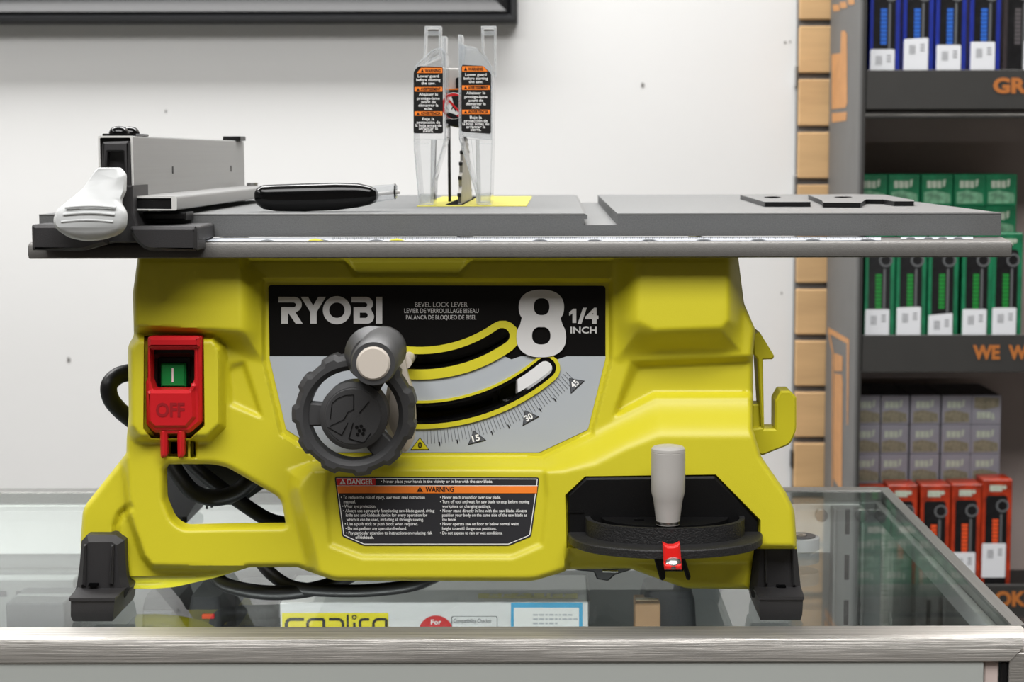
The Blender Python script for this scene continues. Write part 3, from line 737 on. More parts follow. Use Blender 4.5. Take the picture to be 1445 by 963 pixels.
for a, b in ((1098, 1130), (1160, 1195), (1255, 1290)):
    p0 = PZ(a, 288, ZT); p1 = PZ(b, 297, ZT); mb.box(min(p0.x, p1.x) if 0 else p1.x - .0003, p1.x + .0003, p1.y, p0.y, ZT, ZT + .0001, 0, 1)
tt = mb.build('table_top', ['tablem', 'alu'], saw, angle=20, label='grey painted metal table with mitre slot')
rx0 = P(40, 352, 0).x; rx1 = P(1427.5, 352, 0).x
zq = lambda py, y: P(785, py, y).z
prof = [(.002, zq(364.5, 0)), (0, zq(362.5, 0)), (0, zq(347, 0)), (.0012, zq(343.5, .001)), (.004, zq(341.5, .003)), (.0285, zq(335, .0285)), (.0285, zq(364.5, 0))]
mb = MB()
mb.loft([[(rx0 + .0, y, z) for y, z in prof], [(rx1, y, z) for y, z in prof]], 0)
rail = mb.build('front_rail', 'railm', saw, angle=50, label='grey folded steel front rail')
mb = MB()
for x, s in ((rx0, -1), (rx1, 1)):
    mb.box(min(x, x + s * .0012), max(x, x + s * .0012), .003, .026, zq(361, 0), zq(346, 0), .0003)
    mb.build('rail_end_cap', 'dark', rail); mb = MB()
def onR(t):      # a point on the sloped top of the rail, by picture x and fraction from its front edge
    def f(px, py):
        y = .0045 + (.0275 - .0045) * py; z = zq(341.5, .003) + (zq(335, .0285) - zq(341.5, .003)) * (y - .003) / .0255
        return (P(px, 338, y).x, y - .0001, z + t)
    return f
mb = MB()
poly(mb, [(286, .05), (1243, .05), (1243, .95), (286, .95)], onR(.0003)); poly(mb, [(1271, .35), (1373, .35), (1373, .95), (1271, .95)], onR(.0003))
for k in range(0, 300):
    x = 470 + k * 2.56
    if x > 1235: break
    line(mb, (x, .95), (x, .55 if k % 4 else .3), .6, onR(.0005), 1)
for k in range(0, 13): x = 300 + k * 77; poly(mb, [(x - 11, .08), (x, .45), (x + 11, .08)], onR(.0006), 2 if k in (1, 2, 3) or k > 5 else 0)
for x in (445, 560): poly(mb, [(x - 12, .1), (x, .6), (x + 12, .1)], onR(.0007), 3)
for x in (1285, 1310, 1330, 1352): poly(mb, [(x - 7, .4), (x, .9), (x + 7, .4)], onR(.0006), 2)
mb.build('rip_scale', ['scale', 'blackprint', 'greyprint', 'yellow_print'], saw, merge=False)
# throat plate and its opening
p = lambda a, b: PZ(a, b, ZT)
g0 = p(588, 291.8); g1 = p(743, 291.8); gy1 = p(700, 278.2).y
mb = MB(); mb.box(g0.x, g1.x, g0.y, gy1, ZT - .001, ZT + .0006, .0002)
tp = mb.build('throat_plate', 'plate', saw)
o0 = p(628, 290.6); o1 = p(653, 290.6)
mb = MB(); mb.box(o0.x, o1.x, o0.y, gy1 - .01, ZT + .0003, ZT + .0008); mb.build('blade_opening', 'blackflat', tp)
YG = g0.y
# blade
bx = p(648.5, 290).x; R = .105; yc = YG + .018 + .098; ztop = P(648, 193, yc).z
yb0 = YG + .012
zc = ztop - R
mb = MB()
NT = 40; prof = []
for i in range(NT * 4):
    a = 2 * PI * i / (NT * 4); ph = i % 4
    r_ = R if ph == 0 else (R - .006 if ph == 1 else R - .0045 if ph == 2 else R - .002)
    prof.append((math.cos(a) * r_, math.sin(a) * r_))
pts = [(yc + a, zc + b) for a, b in prof]
lo = [(bx - .0012, y, z) for y, z in pts]; hi = [(bx + .0012, y, z) for y, z in pts]
# keep the part above the plate only as one closed disc
mb.loft([lo, hi], 0)
for i in range(NT):
    a = 2 * PI * i / NT; q = (yc + math.cos(a) * (R - .001), zc + math.sin(a) * (R - .001))
    mb.box(bx - .0016, bx + .0013, q[0] - .0014, q[0] + .0014, q[1] - .0014, q[1] + .0014, .0004, 1)
mb.build('saw_blade', ['bladem', 'blackprint'], saw, angle=20)
# riving knife with its prohibition sign
yk2 = YG + .12
xk = P(634, 200, yk2).x
mb = MB(); pts_ = [(yk2 - .004, ZT - .0), (yk2 - .005, ZT + .03), (yk2 - .002, P(634, 176, yk2).z), (yk2 + .002, P(634, 176, yk2).z), (yk2 + .004, ZT - .0)]
mb.loft([[(xk - .001, y, z) for y, z in pts_], [(xk + .001, y, z) for y, z in pts_]], 0)
mb.build('riving_knife', 'black', saw)
yq = YG + .046
mb = MB()
mb.prism(px2(rnd([(629, 130, 2), (655, 130, 2), (655, 175, 3), (650, 180, 2), (634, 178, 4), (629, 172, 2)], 2), yq), yq, yq + .06, .001)
mb.prism(px2([(632, 96), (652, 96), (652, 131), (632, 131)], yq + .01), yq + .01, yq + .06, .001, mi=1)
mb.prism(px2(rnd([(643, 110), (654, 108), (654, 126), (643, 126)], 2), yq + .006), yq + .006, yq + .012, mi=0)
mb.prism(px2([(633, 125.5), (654, 124.5), (654, 126.5), (633, 127)], yq + .002), yq + .002, yq + .012, mi=2)
gm = mb.build('guard_mount', ['black', 'knobgrey', 'orange'], saw)
mb = MB(); ps = lambda e: (lambda a, b: P(a, b, yq - e))
poly(mb, circ(640, 149.5, 17.6, 40, ry=19), ps(.0004), 0); poly(mb, circ(640, 149.5, 16.6, 40, ry=18), ps(.0006), 1, holes=[circ(640, 149.5, 12.6, 30, ry=14)])
poly(mb, [(637, 136), (648, 135), (651, 150), (648, 158), (645, 151), (643, 158), (640, 152), (636, 156), (640, 146)], ps(.0008), 2)
poly(mb, [(630, 158), (641, 161), (648, 166), (640, 168), (632, 164)], ps(.0008), 2)
line(mb, (630, 138), (650, 160), 3, ps(.0010), 1)
mb.build('prohibition_sign', ['whiteprint', 'redprint', 'blackprint'], gm, merge=False)
# ---- clear blade guards
def guard(left):
    y0 = YG + .006; y1 = YG + .045
    if left:
        out = [(583, 108, 4), (586, 92, 4), (611, 69, 5), (624, 67, 3), (629.5, 75, 2), (630, 195, 3), (612.5, 255, 3), (611.5, 289.5, 2), (591, 290, 2), (584, 210, 2)]
        tab = [(599.5, 37), (622.5, 37), (622, 80), (597.5, 92)]; thin = [(623.5, 51), (629.5, 51), (629, 95), (623, 95)]
        strip = [(608, 197), (614, 197), (612, 286), (607, 286)]
        base = [(590, 272), (611, 272), (611.5, 289), (591.5, 290)]
        lines_ = [((584, 197), (630, 197)), ((584, 203), (606, 203)), ((629, 190), (612, 256)), ((586, 108), (612, 72))]
        lab_ = [(583.8, 100.5, 3), (590.8, 93.5, 2), (625, 94.4, 3), (625.2, 186, 3), (624, 188.5, 3), (583.5, 188.3, 3)]
    else:
        out = [(647, 60, 2), (660, 65, 2), (672, 66, 6), (693.5, 90, 5), (696.5, 108, 4), (696, 200, 2), (693.5, 289, 2), (672.5, 289, 2), (670.5, 270, 3), (647.5, 196, 3)]
        tab = [(679, 37), (700, 37), (700, 110), (680, 74)]; thin = [(646.5, 48.5), (652.5, 49.5), (653, 90), (646.8, 92)]
        strip = [(671, 197), (676, 197), (678, 286), (673, 286)]
        base = [(672, 272), (693.5, 270), (693.5, 288.5), (672.5, 288.5)]
        lines_ = [((648, 196), (696, 197)), ((675, 203), (695, 203)), ((648, 196), (671, 272)), ((672, 68), (695, 96)), ((665, 197), (672, 262))]
        lab_ = [(651, 94.5, 3), (652.5, 91.6, 2), (682, 93, 2), (693, 104, 3), (692.8, 187, 3), (691.5, 189, 3), (651.2, 186, 3)]
    mb = MB(); O = px2(rnd(out, 2), y0); I = offset(O, -.0016)
    # front pane with a rolled rim, side walls running back, open rear
    lo = [[(a, y0 + .0015, b) for a, b in O], [(a, y1, b) for a, b in O]]
    mb.prism(offset(O, -.0005), y0, y0 + .0016, .0005)
    mb.ring(lo[0], lo[1]); mb.ring([(a, y0 + .0017, b) for a, b in I], [(a, y1, b) for a, b in I]); mb.ring([(a, y1, b) for a, b in O], [(a, y1, b) for a, b in I])
    g = mb.build('blade_guard', 'clear', saw, angle=30, merge=False, label='clear plastic blade guard half')
    mb = MB()
    mb.prism(O, y0 - .0006, y0 + .0012, .0, holes=[offset(O, -.0009)])
    mb.prism(px2(tab, y1), y1 - .002, y1 + .012, .0006, holes=[px2(offset(tab, -3), y1)]); mb.prism(px2(thin, y0 + .01), y0 + .010, y0 + .03, .0005)
    mb.prism(px2(strip, y0 + .02), y0 + .02, y0 + .036, .0005)
    mb.prism(px2(offset(base, -2), y0 + .01), y0 + .01, y0 + .035, .0005)
    for a, b in lines_: line(mb, a, b, 1.1, lambda u, v: P(u, v, y0 - .0003))
    mb.build('guard_rib', 'clearedge', g, angle=30, merge=False)
    mb = MB()
    tx_, ty_ = (tab[0][0] + tab[1][0]) / 2, 52
    mb.prism(px2([(tab[0][0] + 2, 44), (tab[1][0] - 2, 44), (tab[1][0] - 2, 50), (tab[0][0] + 2, 50)], y1 - .003), y1 - .003, y1 - .001, .0004)
    mb.build('guard_pin', 'clearedge', g, merge=False)
    L = rnd(lab_, 2); mb = MB(); e = lambda k: (lambda a, b: P(a, b, y0 - k))
    poly(mb, L, e(.0012), 0)
    cxm = 604.5 if left else 671.5; w = 36 if left else 36
    rows = ((95.8, 103.2, 'WARNING'), (122.8, 129.2, 'AVERTISSEMENT'), (157.2, 163.4, 'ADVERTENCIA'))
    dx = 0 if left else 0; dy = 0 if left else -2.3
    for a, b, s in rows:
        x0, x1 = cxm - 19.5, cxm + 19.8
        q = [(x0 + (9 if left and s == 'WARNING' else 0), a + dy), (x1 - (9 if not left and s == 'WARNING' else 0), a + dy), (x1 - (3 if not left and s == 'WARNING' else 0), b + dy), (x0 + (3 if left and s == 'WARNING' else 0), b + dy)]
        poly(mb, q, e(.0014), 1)
        xs = x0 + (9 if left and s == 'WARNING' else 3); xe = x1 - (9 if not left and s == 'WARNING' else 2)
        poly(mb, [(xs + 2, a + 1.2 + dy), (xs + 4.2, b - 1.2 + dy), (xs - .2, b - 1.2 + dy)], e(.0016), 0)
        text(mb, s, xs + 5.6, b - 1.3 + dy, 4.1, xe - xs - 6.2, bold=.03, place=e(.0016), mi=0)
    for s, y_, w_ in (('Lower guard', 109.6, 30), ('before starting', 114.9, 34), ('the saw.', 119.6, 20), ('Abaisser le', 135.4, 27), ('protège-lame', 141, 32), ('avant de', 146, 20.5), ('démarrer la', 150.8, 28), ('scie.', 155.4, 11.5),
                      ('Baje la', 170, 17), ('protección de', 174.8, 33), ('la hoja antes de', 179.2, 37.5), ('arrancar la', 183.4, 27), ('sierra.', 187.2, 15)):
        text(mb, s, cxm, y_ + dy * .9 - .3, 3.9, w_, align='C', bold=.012, mi=2, place=e(.0016))
    mb.build('warning_label', ['blackprint', 'orange', 'whiteprint'], g, merge=False, label='black warning label with orange bands')
guard(True); guard(False)
# ================================================================== rip fence locked on the left
fence = empty('rip_fence', 'silver aluminium rip fence with white lever clamped across the left of the saw table', 'rip fence')
yF0, yF1 = -.010, .378
fx0, fx1 = P(138.5, 200, yF0).x, P(187.3, 200, yF0).x; fz1 = P(187, 191.6, yF0).z; fz0 = P(187, 277, yF0).z; fzb = P(187, 297, yF0).z; fx2 = P(249.6, 285, yF0).x
mb = MB(); t = .0012
sect = rnd([(fx0, fzb + .0, 0), (fx0, fz1, .0015), (fx1, fz1, .0015), (fx1, fz0, .0), (fx2, fz0, .002), (fx2, fzb, .001)], .001, 3)
inn = rnd([(fx0 + t, fzb + t, 0), (fx0 + t, fz1 - t, .001), (fx1 - t, fz1 - t, .001), (fx1 - t, fz0 - t, 0), (fx2 - .0032, fz0 - t, .0005), (fx2 - .0032, fzb + t * .6, .0005)], .0005, 3)
mb.prism(sect, yF0, yF1, 0, holes=[inn])
mb.ring([(a, yF0 - .0002, b) for a, b in sect], [(a, yF0 - .0002, b) for a, b in inn], 0) if False else None
fb = mb.build('fence_bar', 'alu', fence, angle=40)
mb = MB(); mb.prism(sect, yF0 - .0005, yF0, 0, holes=[inn]); mb.build('cut_end', 'aluedge', fb, angle=40)
mb = MB(); mb.prism(px2([(188.6, 278), (240, 278), (242.5, 280), (242.5, 295), (240, 296), (188.6, 296)], yF0 + .001), yF0 + .0006, yF0 + .01, .0004); mb.build('end_plug', 'black', fence)
mb = MB()   # mounting slots in the long side
for px_, py_, h_ in ((244, 240, 10), (326, 238, 8)):
    q = PX(px_, py_, fx1); k = h_ / F * (q.y + 1.1) / 2
    mb = MB(); mb.box(fx1 - .0005, fx1 + .0003, q.y - .0025, q.y + .0025, q.z - k, q.z + k, .0002)
    mb.build('mounting_slot', 'black', fb)
mb = MB()
q = P(163, 190, yF0 + .02); mb.box(P(150, 190, yF0 + .02).x, P(197, 190, yF0 + .02).x, yF0 + .01, yF0 + .045, fz1, fz1 + .0014, .0003)
for cx_, yy in ((168, yF0 + .018), (183, yF0 + .034)):
    c = P(cx_, 186, yy); mb.lathe([(.0062, 0), (.0062, .001), (.005, .0032), (.003, .0044), (0, .0048)], (c.x, yy, fz1 + .0014), (0, 0, 1), 24)
mb.build('screw', 'gloss', fence)
mb = MB(); a = P(314, 196, yF1 - .06); mb.box(a.x - .0045, a.x + .0098, yF1 - .035, yF1 - .01, fz1 - .0002, fz1 + .0034, .0004); mb.build('end_cap', 'black', fence)
c = P(355, 260, yF1 - .01)
mb = MB(); mb.lathe([(.0045, 0), (.0045, .0025), (.002, .0025), (.002, .0015)], (P(356, 262, .35).x, .35, fz0), (0, 0, 1), 20); mb.build('flange_screw', 'steel', fence)
# fence head: dark clamp block
mb = MB(); yh = -.020
mb.prism(px2([(142, 194), (184.5, 194), (185.5, 330), (139, 330)], yF0 + .004), yF0 + .004, yF0 + .03, .0)
mb.prism(px2(rnd([(144, 200, 2), (182, 199, 2), (183, 260, 0), (184, 330, 0), (145, 330, 0), (141, 262, 0)], 2), yh + .006), yh + .006, yF0 + .02, .0015, holes=[px2(rnd([(151, 214), (174, 214), (176, 245), (149, 245)], 1), yh + .006)], hole_c=.001)
mb.prism(px2([(168, 262), (186.5, 262), (187, 300), (194, 318), (196, 343), (150, 343), (150, 300)], yh - .002), yh - .002, yF0 + .03, .001)
mb.prism(px2([(187, 300), (262, 300), (262, 311), (187, 311)], .004), .004, .028, .001, mi=1)
head = mb.build('clamp_head', ['dark', 'black'], fence, angle=40)
mb = MB()
mb.prism(px2([(151, 214), (174, 214), (176, 245), (149, 245)], -.004), -.004, -.001); mb.build('recess_back', 'tablem', head)
mb = MB(); yw = -.028
def wing(pts, y0, y1, c=.0015): mb.prism(px2(pts, y0), y0, y1, c)
L_ = rnd([(43.5, 317, 4), (150, 317, 0), (150, 345, 0), (130, 350, 6), (118, 354.5, 6), (44.5, 353.5, 2)], 2)
mb.prism(px2(L_, yw), yw, .000 - .001, .002)
mb.prism(px2(rnd([(182, 320, 2), (276, 320, 2), (277.5, 328, 0), (277.5, 354.5, 2), (205, 354, 12), (190, 340, 6), (184, 330, 0)], 2), yw), yw, -.001, .002)
# tops rising back to the table edge
zw = P(785, 317.5, yw).z
mb.box(P(44.5, 317, yw).x, P(150, 317, yw).x, yw + .002, .029, zw - .004, zw, .001, mtx=None)
mb.box(P(183, 320, yw).x, P(277, 320, yw).x, yw + .002, .0285, zw - .0045, zw - .0005, .001)
mb.box(P(273, 320, yw).x, P(277.5, 320, yw).x, yw + .004, .0285, zw - .010, zw - .001, .001)
mb.build('saddle', 'dark', fence, angle=40)
mb = MB(); q0 = PZ(62, 313, zw + .0002); mb.box(P(57, 314, yw + .01).x, P(85, 314, yw + .01).x, yw + .008, yw + .030, zw, zw + .0003); mb.build('saddle_recess', 'blackflat', head)
# white cam lever
mb = MB()
def lv(pts, y): return [tuple(P(a, b, y)) for a, b in rnd(pts, 3)]
NL = 6
A_ = [(139, 236.5, 3), (170.9, 236.5, 3), (179, 246, 4), (178.5, 270, 3), (171, 286, 6), (180.6, 300, 8), (179, 321, 8), (169.5, 331, 6), (147, 338.5, 8), (122, 341, 8), (97.5, 336, 8), (79.5, 324, 8), (74.5, 312, 6), (79.5, 296.7, 6), (100, 280, 5), (117, 266, 5), (122.4, 257, 3), (133.5, 241, 3)]
B_ = [(140, 237.5, 2), (161, 237.5, 2), (163, 252, 1), (152, 270, 2), (155, 280, 5), (169, 298, 6), (168, 314, 6), (166, 321, 5), (150, 326, 4), (122, 327, 3), (96, 326, 4), (80, 320, 4), (78, 312, 4), (82, 299, 5), (102, 283, 4), (119, 268, 3), (126, 255, 2), (135, 242, 2)]
def fy(p): return -.050 - .012 * (lambda t: t * t * (3 - 2 * t))(min(1, max(0, (p[1] - 237) / 75)))
def fy2(p): return -.034 - .018 * min(1, max(0, (p[1] - 237) / 60))
a_ = rnd([(x, y, r_) for x, y, r_ in A_], 3, 4); b_ = rnd([(x, y, r_) for x, y, r_ in B_], 3, 4)
mb.loft([[tuple(P(p_[0], p_[1], fy2(p_) + .012)) for p_ in a_], [tuple(P(p_[0], p_[1], fy2(p_))) for p_ in a_], [tuple(P(p_[0] * .8 + q_[0] * .2, p_[1] * .8 + q_[1] * .2, fy2(p_) * .35 + fy(q_) * .65)) for p_, q_ in zip(a_, b_)], [tuple(P(q_[0], q_[1], fy(q_))) for q_ in b_]], 0, cap=False)
mb.add([tuple(P(q_[0], q_[1], fy(q_))) for q_ in b_], tessellate_polygon([[Vector((q_[0], q_[1], 0)) for q_ in b_]]))
mb.add([tuple(P(q_[0], q_[1], fy2(q_) + .012)) for q_ in a_], tessellate_polygon([[Vector((q_[0], q_[1], 0)) for q_ in a_]]))
lev = mb.build('cam_lever', 'white', fence, angle=55)
mb = MB()
for k, (x0, x1, y_, b) in enumerate(((92, 164, 293, 2.2), (89.5, 162, 303, 2.4), (86.5, 160, 313, 2.2))):
    pts_ = [P(x0 + (x1 - x0) * i / 10, y_ - b * math.sin(PI * i / 10), -.0618) for i in range(11)]
    mb.tube(pts_, .0008, 8, smooth=2)
mb.build('grip_ridge', 'white', lev)
# ================================================================== things lying on the saw table
hand = empty('push_stick', 'glossy black rounded handle with clear tip lying on the grey table beside the fence', 'push stick')
yy = .085
a = PZ(380, 294, ZT)
mb = MB(); yq_ = .075
ctr = [(360, 272, 6, 8), (363, 273, 12, 14), (372, 274, 17, 16), (390, 275, 18.8, 17), (430, 274.5, 19.6, 17), (475, 273, 19.4, 17), (505, 271.5, 17, 16), (522, 271.5, 13.5, 14), (531, 271.5, 9, 10), (534, 271, 3, 4)]
loops = []
for x, y, h, d in ctr:
    c = P(x, y, yq_); k = (yq_ + 1.1) / F
    lp = []
    for i in range(28):
        t_ = 2 * PI * i / 28; cs, sn = math.cos(t_), math.sin(t_)
        lp.append((c.x, yq_ + math.copysign(abs(cs) ** .8, cs) * d * k, c.z + math.copysign(abs(sn) ** .8, sn) * h * k))
    loops.append(lp)
mb.loft(loops, 0); gb_ = mb.build('grip', 'gloss', hand, angle=60)
zmin = min(v.co.z for v in gb_.data.vertices); 
mb = MB(); c0 = P(526, 267, yq_); c1 = P(557, 264, yq_)
mb.prism(px2(rnd([(522, 258), (556, 256), (558, 258), (558, 275), (556, 277), (522, 283)], 2), yq_ - .004), yq_ - .004, yq_ + .010, .001)
mb.build('clear_sleeve', 'clearedge', hand)
mb = MB(); mb.tube([P(520, 271, yq_), P(564, 266.5, yq_)], .0013, 10, smooth=1); mb.lathe([(.0, 0), (.0052, 0), (.0052, .0008), (0, .0008)], P(556.5, 266, yq_), (1, 0, 0), 20, mi=1)
mb.build('rod', ['knobgrey', 'black'], hand)
dz = ZT + .0002 - zmin
hand.location = (0, 0, dz)
# two flat black spanners near the right end
def flat_tool(name, label, pts, holes, hi):
    o = empty(name, label, 'spanner', 'flat spanners on the saw table')
    zt_ = ZT + .0035
    W = [tuple(PZ(a, b, zt_)) for a, b in pts]; HH = [[tuple(PZ(a, b, zt_)) for a, b in h] for h in holes]
    loops = [[Vector((w[0], w[1], 0)) for w in W]] + [[Vector((w[0], w[1], 0)) for w in h] for h in HH]
    tris = tessellate_polygon(loops); flat = [w for l in [W] + HH for w in l]
    mb = MB(); mb.add([(w[0], w[1], zt_) for w in flat], tris, 1); mb.add([(w[0], w[1], ZT + .0002) for w in flat], tris, 0)
    for l in [W] + HH: mb.ring([(w[0], w[1], zt_) for w in l], [(w[0], w[1], ZT + .0002) for w in l], 0)
    mb.build('spanner_body', ['black', 'tablem'], o, angle=30, label='black edged grey plate'); return o
flat_tool('blade_spanner', 'flat black-edged spanner with ring end, nearer the mitre slot on the table', rnd([(1044, 275, 1), (1092, 274, 0), (1110, 275.5, 1), (1125, 278, 1), (1137, 283.5, 0), (1144, 284, 1), (1144, 285.2, 1), (1079, 285.2, 1)], .6, 3), [circ(1090, 278.6, 12, 20, ry=1.3)], 0)
flat_tool('blade_spanner', 'longer flat black-edged spanner with wavy front edge, nearer the right table end', rnd([(1140, 275, 1), (1200, 273.8, 0), (1250, 275, 1), (1270, 279, 1), (1290, 282.5, 1), (1290, 284.2, 1), (1262, 284.2, 1), (1247, 281.8, 1), (1222, 281.5, 0), (1215, 286.2, 1), (1161, 286, 1), (1160, 283, 1)], .6, 3), [circ(1190, 278.4, 13, 20, ry=1.1)], 0)
# ================================================================== mitre gauge stowed at the lower right
mg = empty('mitre_gauge', 'black mitre gauge with grey knob and red pointer stowed low on the saw', 'mitre gauge')
yb = YHs(940, 720)
mb = MB(); PKT = rnd([(801, 700), (826.9, 675.2), (1009, 673), (1070.5, 735.5), (1070.5, 764), (802, 764)], 1.5)
mb.prism(px2(PKT, yb - .0045), yb - .0045, yb - .0003, .0012)
mb.prism(px2([(802, 722), (824, 722), (824, 724), (802, 724)], yb - .0055), yb - .0055, yb - .004)
mb.build('fence_face', 'black', mg)
ybk = yb - .004
zA = P(801.8, 750, ybk).z
def halfdisc(mb, x0, x1, yfront, yback, z0, z1, c, n=40, mi=0, fl=1.0):
    xm, rx = (x0 + x1) / 2, (x1 - x0) / 2; pts_ = []
    for i in range(n + 1):
        t_ = PI * i / n; pts_.append((xm - rx * math.cos(t_), yback - (yback - yfront) * abs(math.sin(t_)) ** fl))
    def ins(k): return [(xm + (a - xm) * (1 - k / rx), min(yback, b + (k if b < yback - 1e-6 else 0))) for a, b in pts_]
    mb.loft([[(a, b, z0) for a, b in ins(c)], [(a, b, z0 + c) for a, b in pts_], [(a, b, z1 - c) for a, b in pts_], [(a, b, z1) for a, b in ins(c)]], mi)
x0, x1 = P(802, 758, ybk).x, P(1077, 762, ybk - .01).x
zTop = P(802, 751, ybk).z; dfr = ray(942, 777.5); yFr = CAM.y + dfr.y * (zTop - CAM.z) / dfr.z
zBot = P(942, 790, yFr).z
mb = MB(); halfdisc(mb, x0, x1, yFr, ybk, zBot, zTop, .0007, fl=.8)
u0, u1 = P(826, 740, ybk).x, P(1050, 740, ybk).x
zU = P(826, 729, ybk).z; dU = ray(940, 746.5); yU = CAM.y + dU.y * (zU - CAM.z) / dU.z
# raised wall: a curved wall with a sunken floor
n = 40; xm, rx = (u0 + u1) / 2, (u1 - u0) / 2
def arcw(k): return [(xm - (rx - k) * math.cos(PI * i / n), ybk - (ybk - yU - k) * abs(math.sin(PI * i / n)) ** .8) for i in range(n + 1)]
A1, A2 = arcw(0), arcw(.0032)
mb.ring([(a, b, zTop) for a, b in A1], [(a, b, zU) for a, b in A1], closed=False); mb.ring([(a, b, zU) for a, b in A1], [(a, b, zU) for a, b in A2], closed=False); mb.ring([(a, b, zU) for a, b in A2], [(a, b, zTop) for a, b in A2], closed=False)
base = mb.build('protractor_base', mat('black_cast', (30, 30, 31), .5, bump=.6, bscale=900), mg, angle=30)
mb = MB()
A3 = [(xm - (rx * .80) * math.cos(PI * i / n), ybk - (ybk - yU) * .74 * abs(math.sin(PI * i / n))) for i in range(n + 1)]
mb.loft([[(a, b, zTop) for a, b in A3], [(a, b, zU - .0005) for a, b in A3]], 0)
q = PZ(902, 734.5, zU - .0004); mb.box(q.x - .003, q.x + .003, q.y - .002, q.y + .002, zU - .0006, zU - .0001, 0, 1)
mb.build('protractor_disc', ['black', 'blackflat'], mg, angle=30)
# grey knob
yn = ybk - (ybk - yU) * .62
k_ = (yn + 1.1) / F
c = PZ(942.5, 741, zU); yn = c.y; k_ = (yn + 1.1) / F
zt_ = P(942.5, 628.5, yn).z; Hk = zt_ - zU
mb = MB(); ax_ = (0, 0, 1)
mb.lathe([(0, .0005), (17.0 * k_, .0005), (17.3 * k_, .0025), (17.6 * k_, .004), (19.5 * k_, Hk * .22), (21.4 * k_, Hk * .33), (24.2 * k_, Hk * .42), (24.4 * k_, Hk * .60), (24.4 * k_, Hk * .915), (24.1 * k_, Hk * .918), (24.1 * k_, Hk * .922), (24.4 * k_, Hk * .926), (24.0 * k_, Hk * .96), (21 * k_, Hk * .985), (14 * k_, Hk * .998), (0, Hk)], (c.x, yn, zU), ax_, 48)
kb = mb.build('clamp_knob', 'knobgrey', mg, angle=35, label='light grey tapered knob')
mb = MB(); mb.lathe([(17.4 * k_, .0010), (17.4 * k_, .0028), (17.0 * k_, .0029)], (c.x, yn, zU), ax_, 40)
mb.build('ferrule', 'steel', kb)
# red pointer with screw and its clip
mb = MB(); yp = yFr - .003
mb.prism(px2(rnd([(935.5, 768, 0), (943, 771.5, 0), (951, 771.5, 0), (959.5, 767.5, 0), (961.5, 790, 0), (962, 803, 2), (938, 803, 2), (936.5, 790, 0)], 1), yp), yp, yFr + .004, .0012)
mb.prism(px2([(937, 797), (962, 797), (962, 805), (938, 805)], yp - .004), yp - .004, yp + .002, .001)
ptr = mb.build('pointer', 'redb', mg, label='red pointer')
mb = MB(); c2 = P(950, 794.5, yp - .0005); mb.lathe([(0.0047, 0), (.0045, .0008), (.0030, .0018), (.0016, .0022), (0, .0022)], (c2.x, c2.y, c2.z), (0, -.7, .7), 24)
mb.build('pointer_screw', 'steel', ptr)
mb = MB(); yc2 = -.005
mb.prism(px2(rnd([(922, 786), (936, 786), (939, 805), (939, 817), (935, 821), (931, 818)], 2), yc2), yc2, yc2 + .012, .001)
mb.prism(px2(rnd([(962, 786), (966, 786), (975, 815), (973, 820), (969, 819), (965, 806), (962, 803)], 2), yc2), yc2, yc2 + .012, .001)
mb.prism(px2([(937, 803), (964, 803), (964, 807), (937, 807)], yc2), yc2, yc2 + .010, .0005)
mb.build('storage_clip', 'black', mg)
# ================================================================== the room
YWALL = 1.375
def struct(o): o['kind'] = 'structure'; return o
def sbox(name, m, *a, bev=0): mb = MB(); mb.box(*a, bev); return struct(mb.build(name, m))
RX0, RX1, RY0 = -3.2, 2.6, -4.2
sbox('floor', 'floor', RX0, RX1, RY0, YWALL, -.05, 0)
sbox('ceiling', 'ceil', RX0, RX1, RY0, YWALL, 2.75, 2.8)
sbox('wall_back', 'wall', RX0, RX1, YWALL, YWALL + .08, 0, 2.75)
sbox('wall_left', 'wallfar', RX0 - .08, RX0, RY0, YWALL, 0, 2.75)
sbox('wall_right', 'wallfar', RX1, RX1 + .08, RY0, YWALL, 0, 2.75)
sbox('wall_front', 'wallfar', RX0, RX1, RY0 - .08, RY0, 0, 2.75)
# scuffs on the wall
mb = MB()
for x, y, r in ((907, 120, 2.4), (97, 508, 2.6), (1108, 60, 1.5), (1115, 59, 1.2), (234, 157, 1.4), (1103, 414, 1.3)):
    pts = [(x + r * (1 + .3 * math.sin(3 * i + x)) * math.cos(i * PI / 5), y + 1.4 * r * (1 + .2 * math.cos(2 * i)) * math.sin(i * PI / 5)) for i in range(10)]
    poly(mb, pts, lambda a, b: P(a, b, YWALL - .0006))
sc = mb.build('wall_scuff', 'mark', merge=False); sc['kind'] = 'structure'; sc.name = 'trim_1'
# ceiling lamps
def lamp(x, y, sx, sy, e, label):
    o = empty('ceiling_light', label, 'ceiling light', 'ceiling light panels')
    mb = MB(); mb.box(x - sx / 2 - .02, x + sx / 2 + .02, y - sy / 2 - .02, y + sy / 2 + .02, 2.715, 2.7495, .002); mb.build('frame', 'white', o)
    l = bpy.data.lights.new('lamp', 'AREA'); l.shape = 'RECTANGLE'; l.size = sx; l.size_y = sy; l.energy = e; l.color = (1.0, .99, .98)
    lo = bpy.data.objects.new('lamp', l); COL.objects.link(lo); lo.location = (x, y, 2.712); lo.parent = o
lamp(-.3, .88, 3.2, .45, LP[0], 'long white ceiling light panel above the back wall')
lamp(0.0, -1.3, 2.4, 1.2, LP[1], 'wide white ceiling light panel above the shop floor before the counter')
lamp(-2.3, -.6, .6, 2.0, LP[2], 'white ceiling light panel over the left end of the counter')
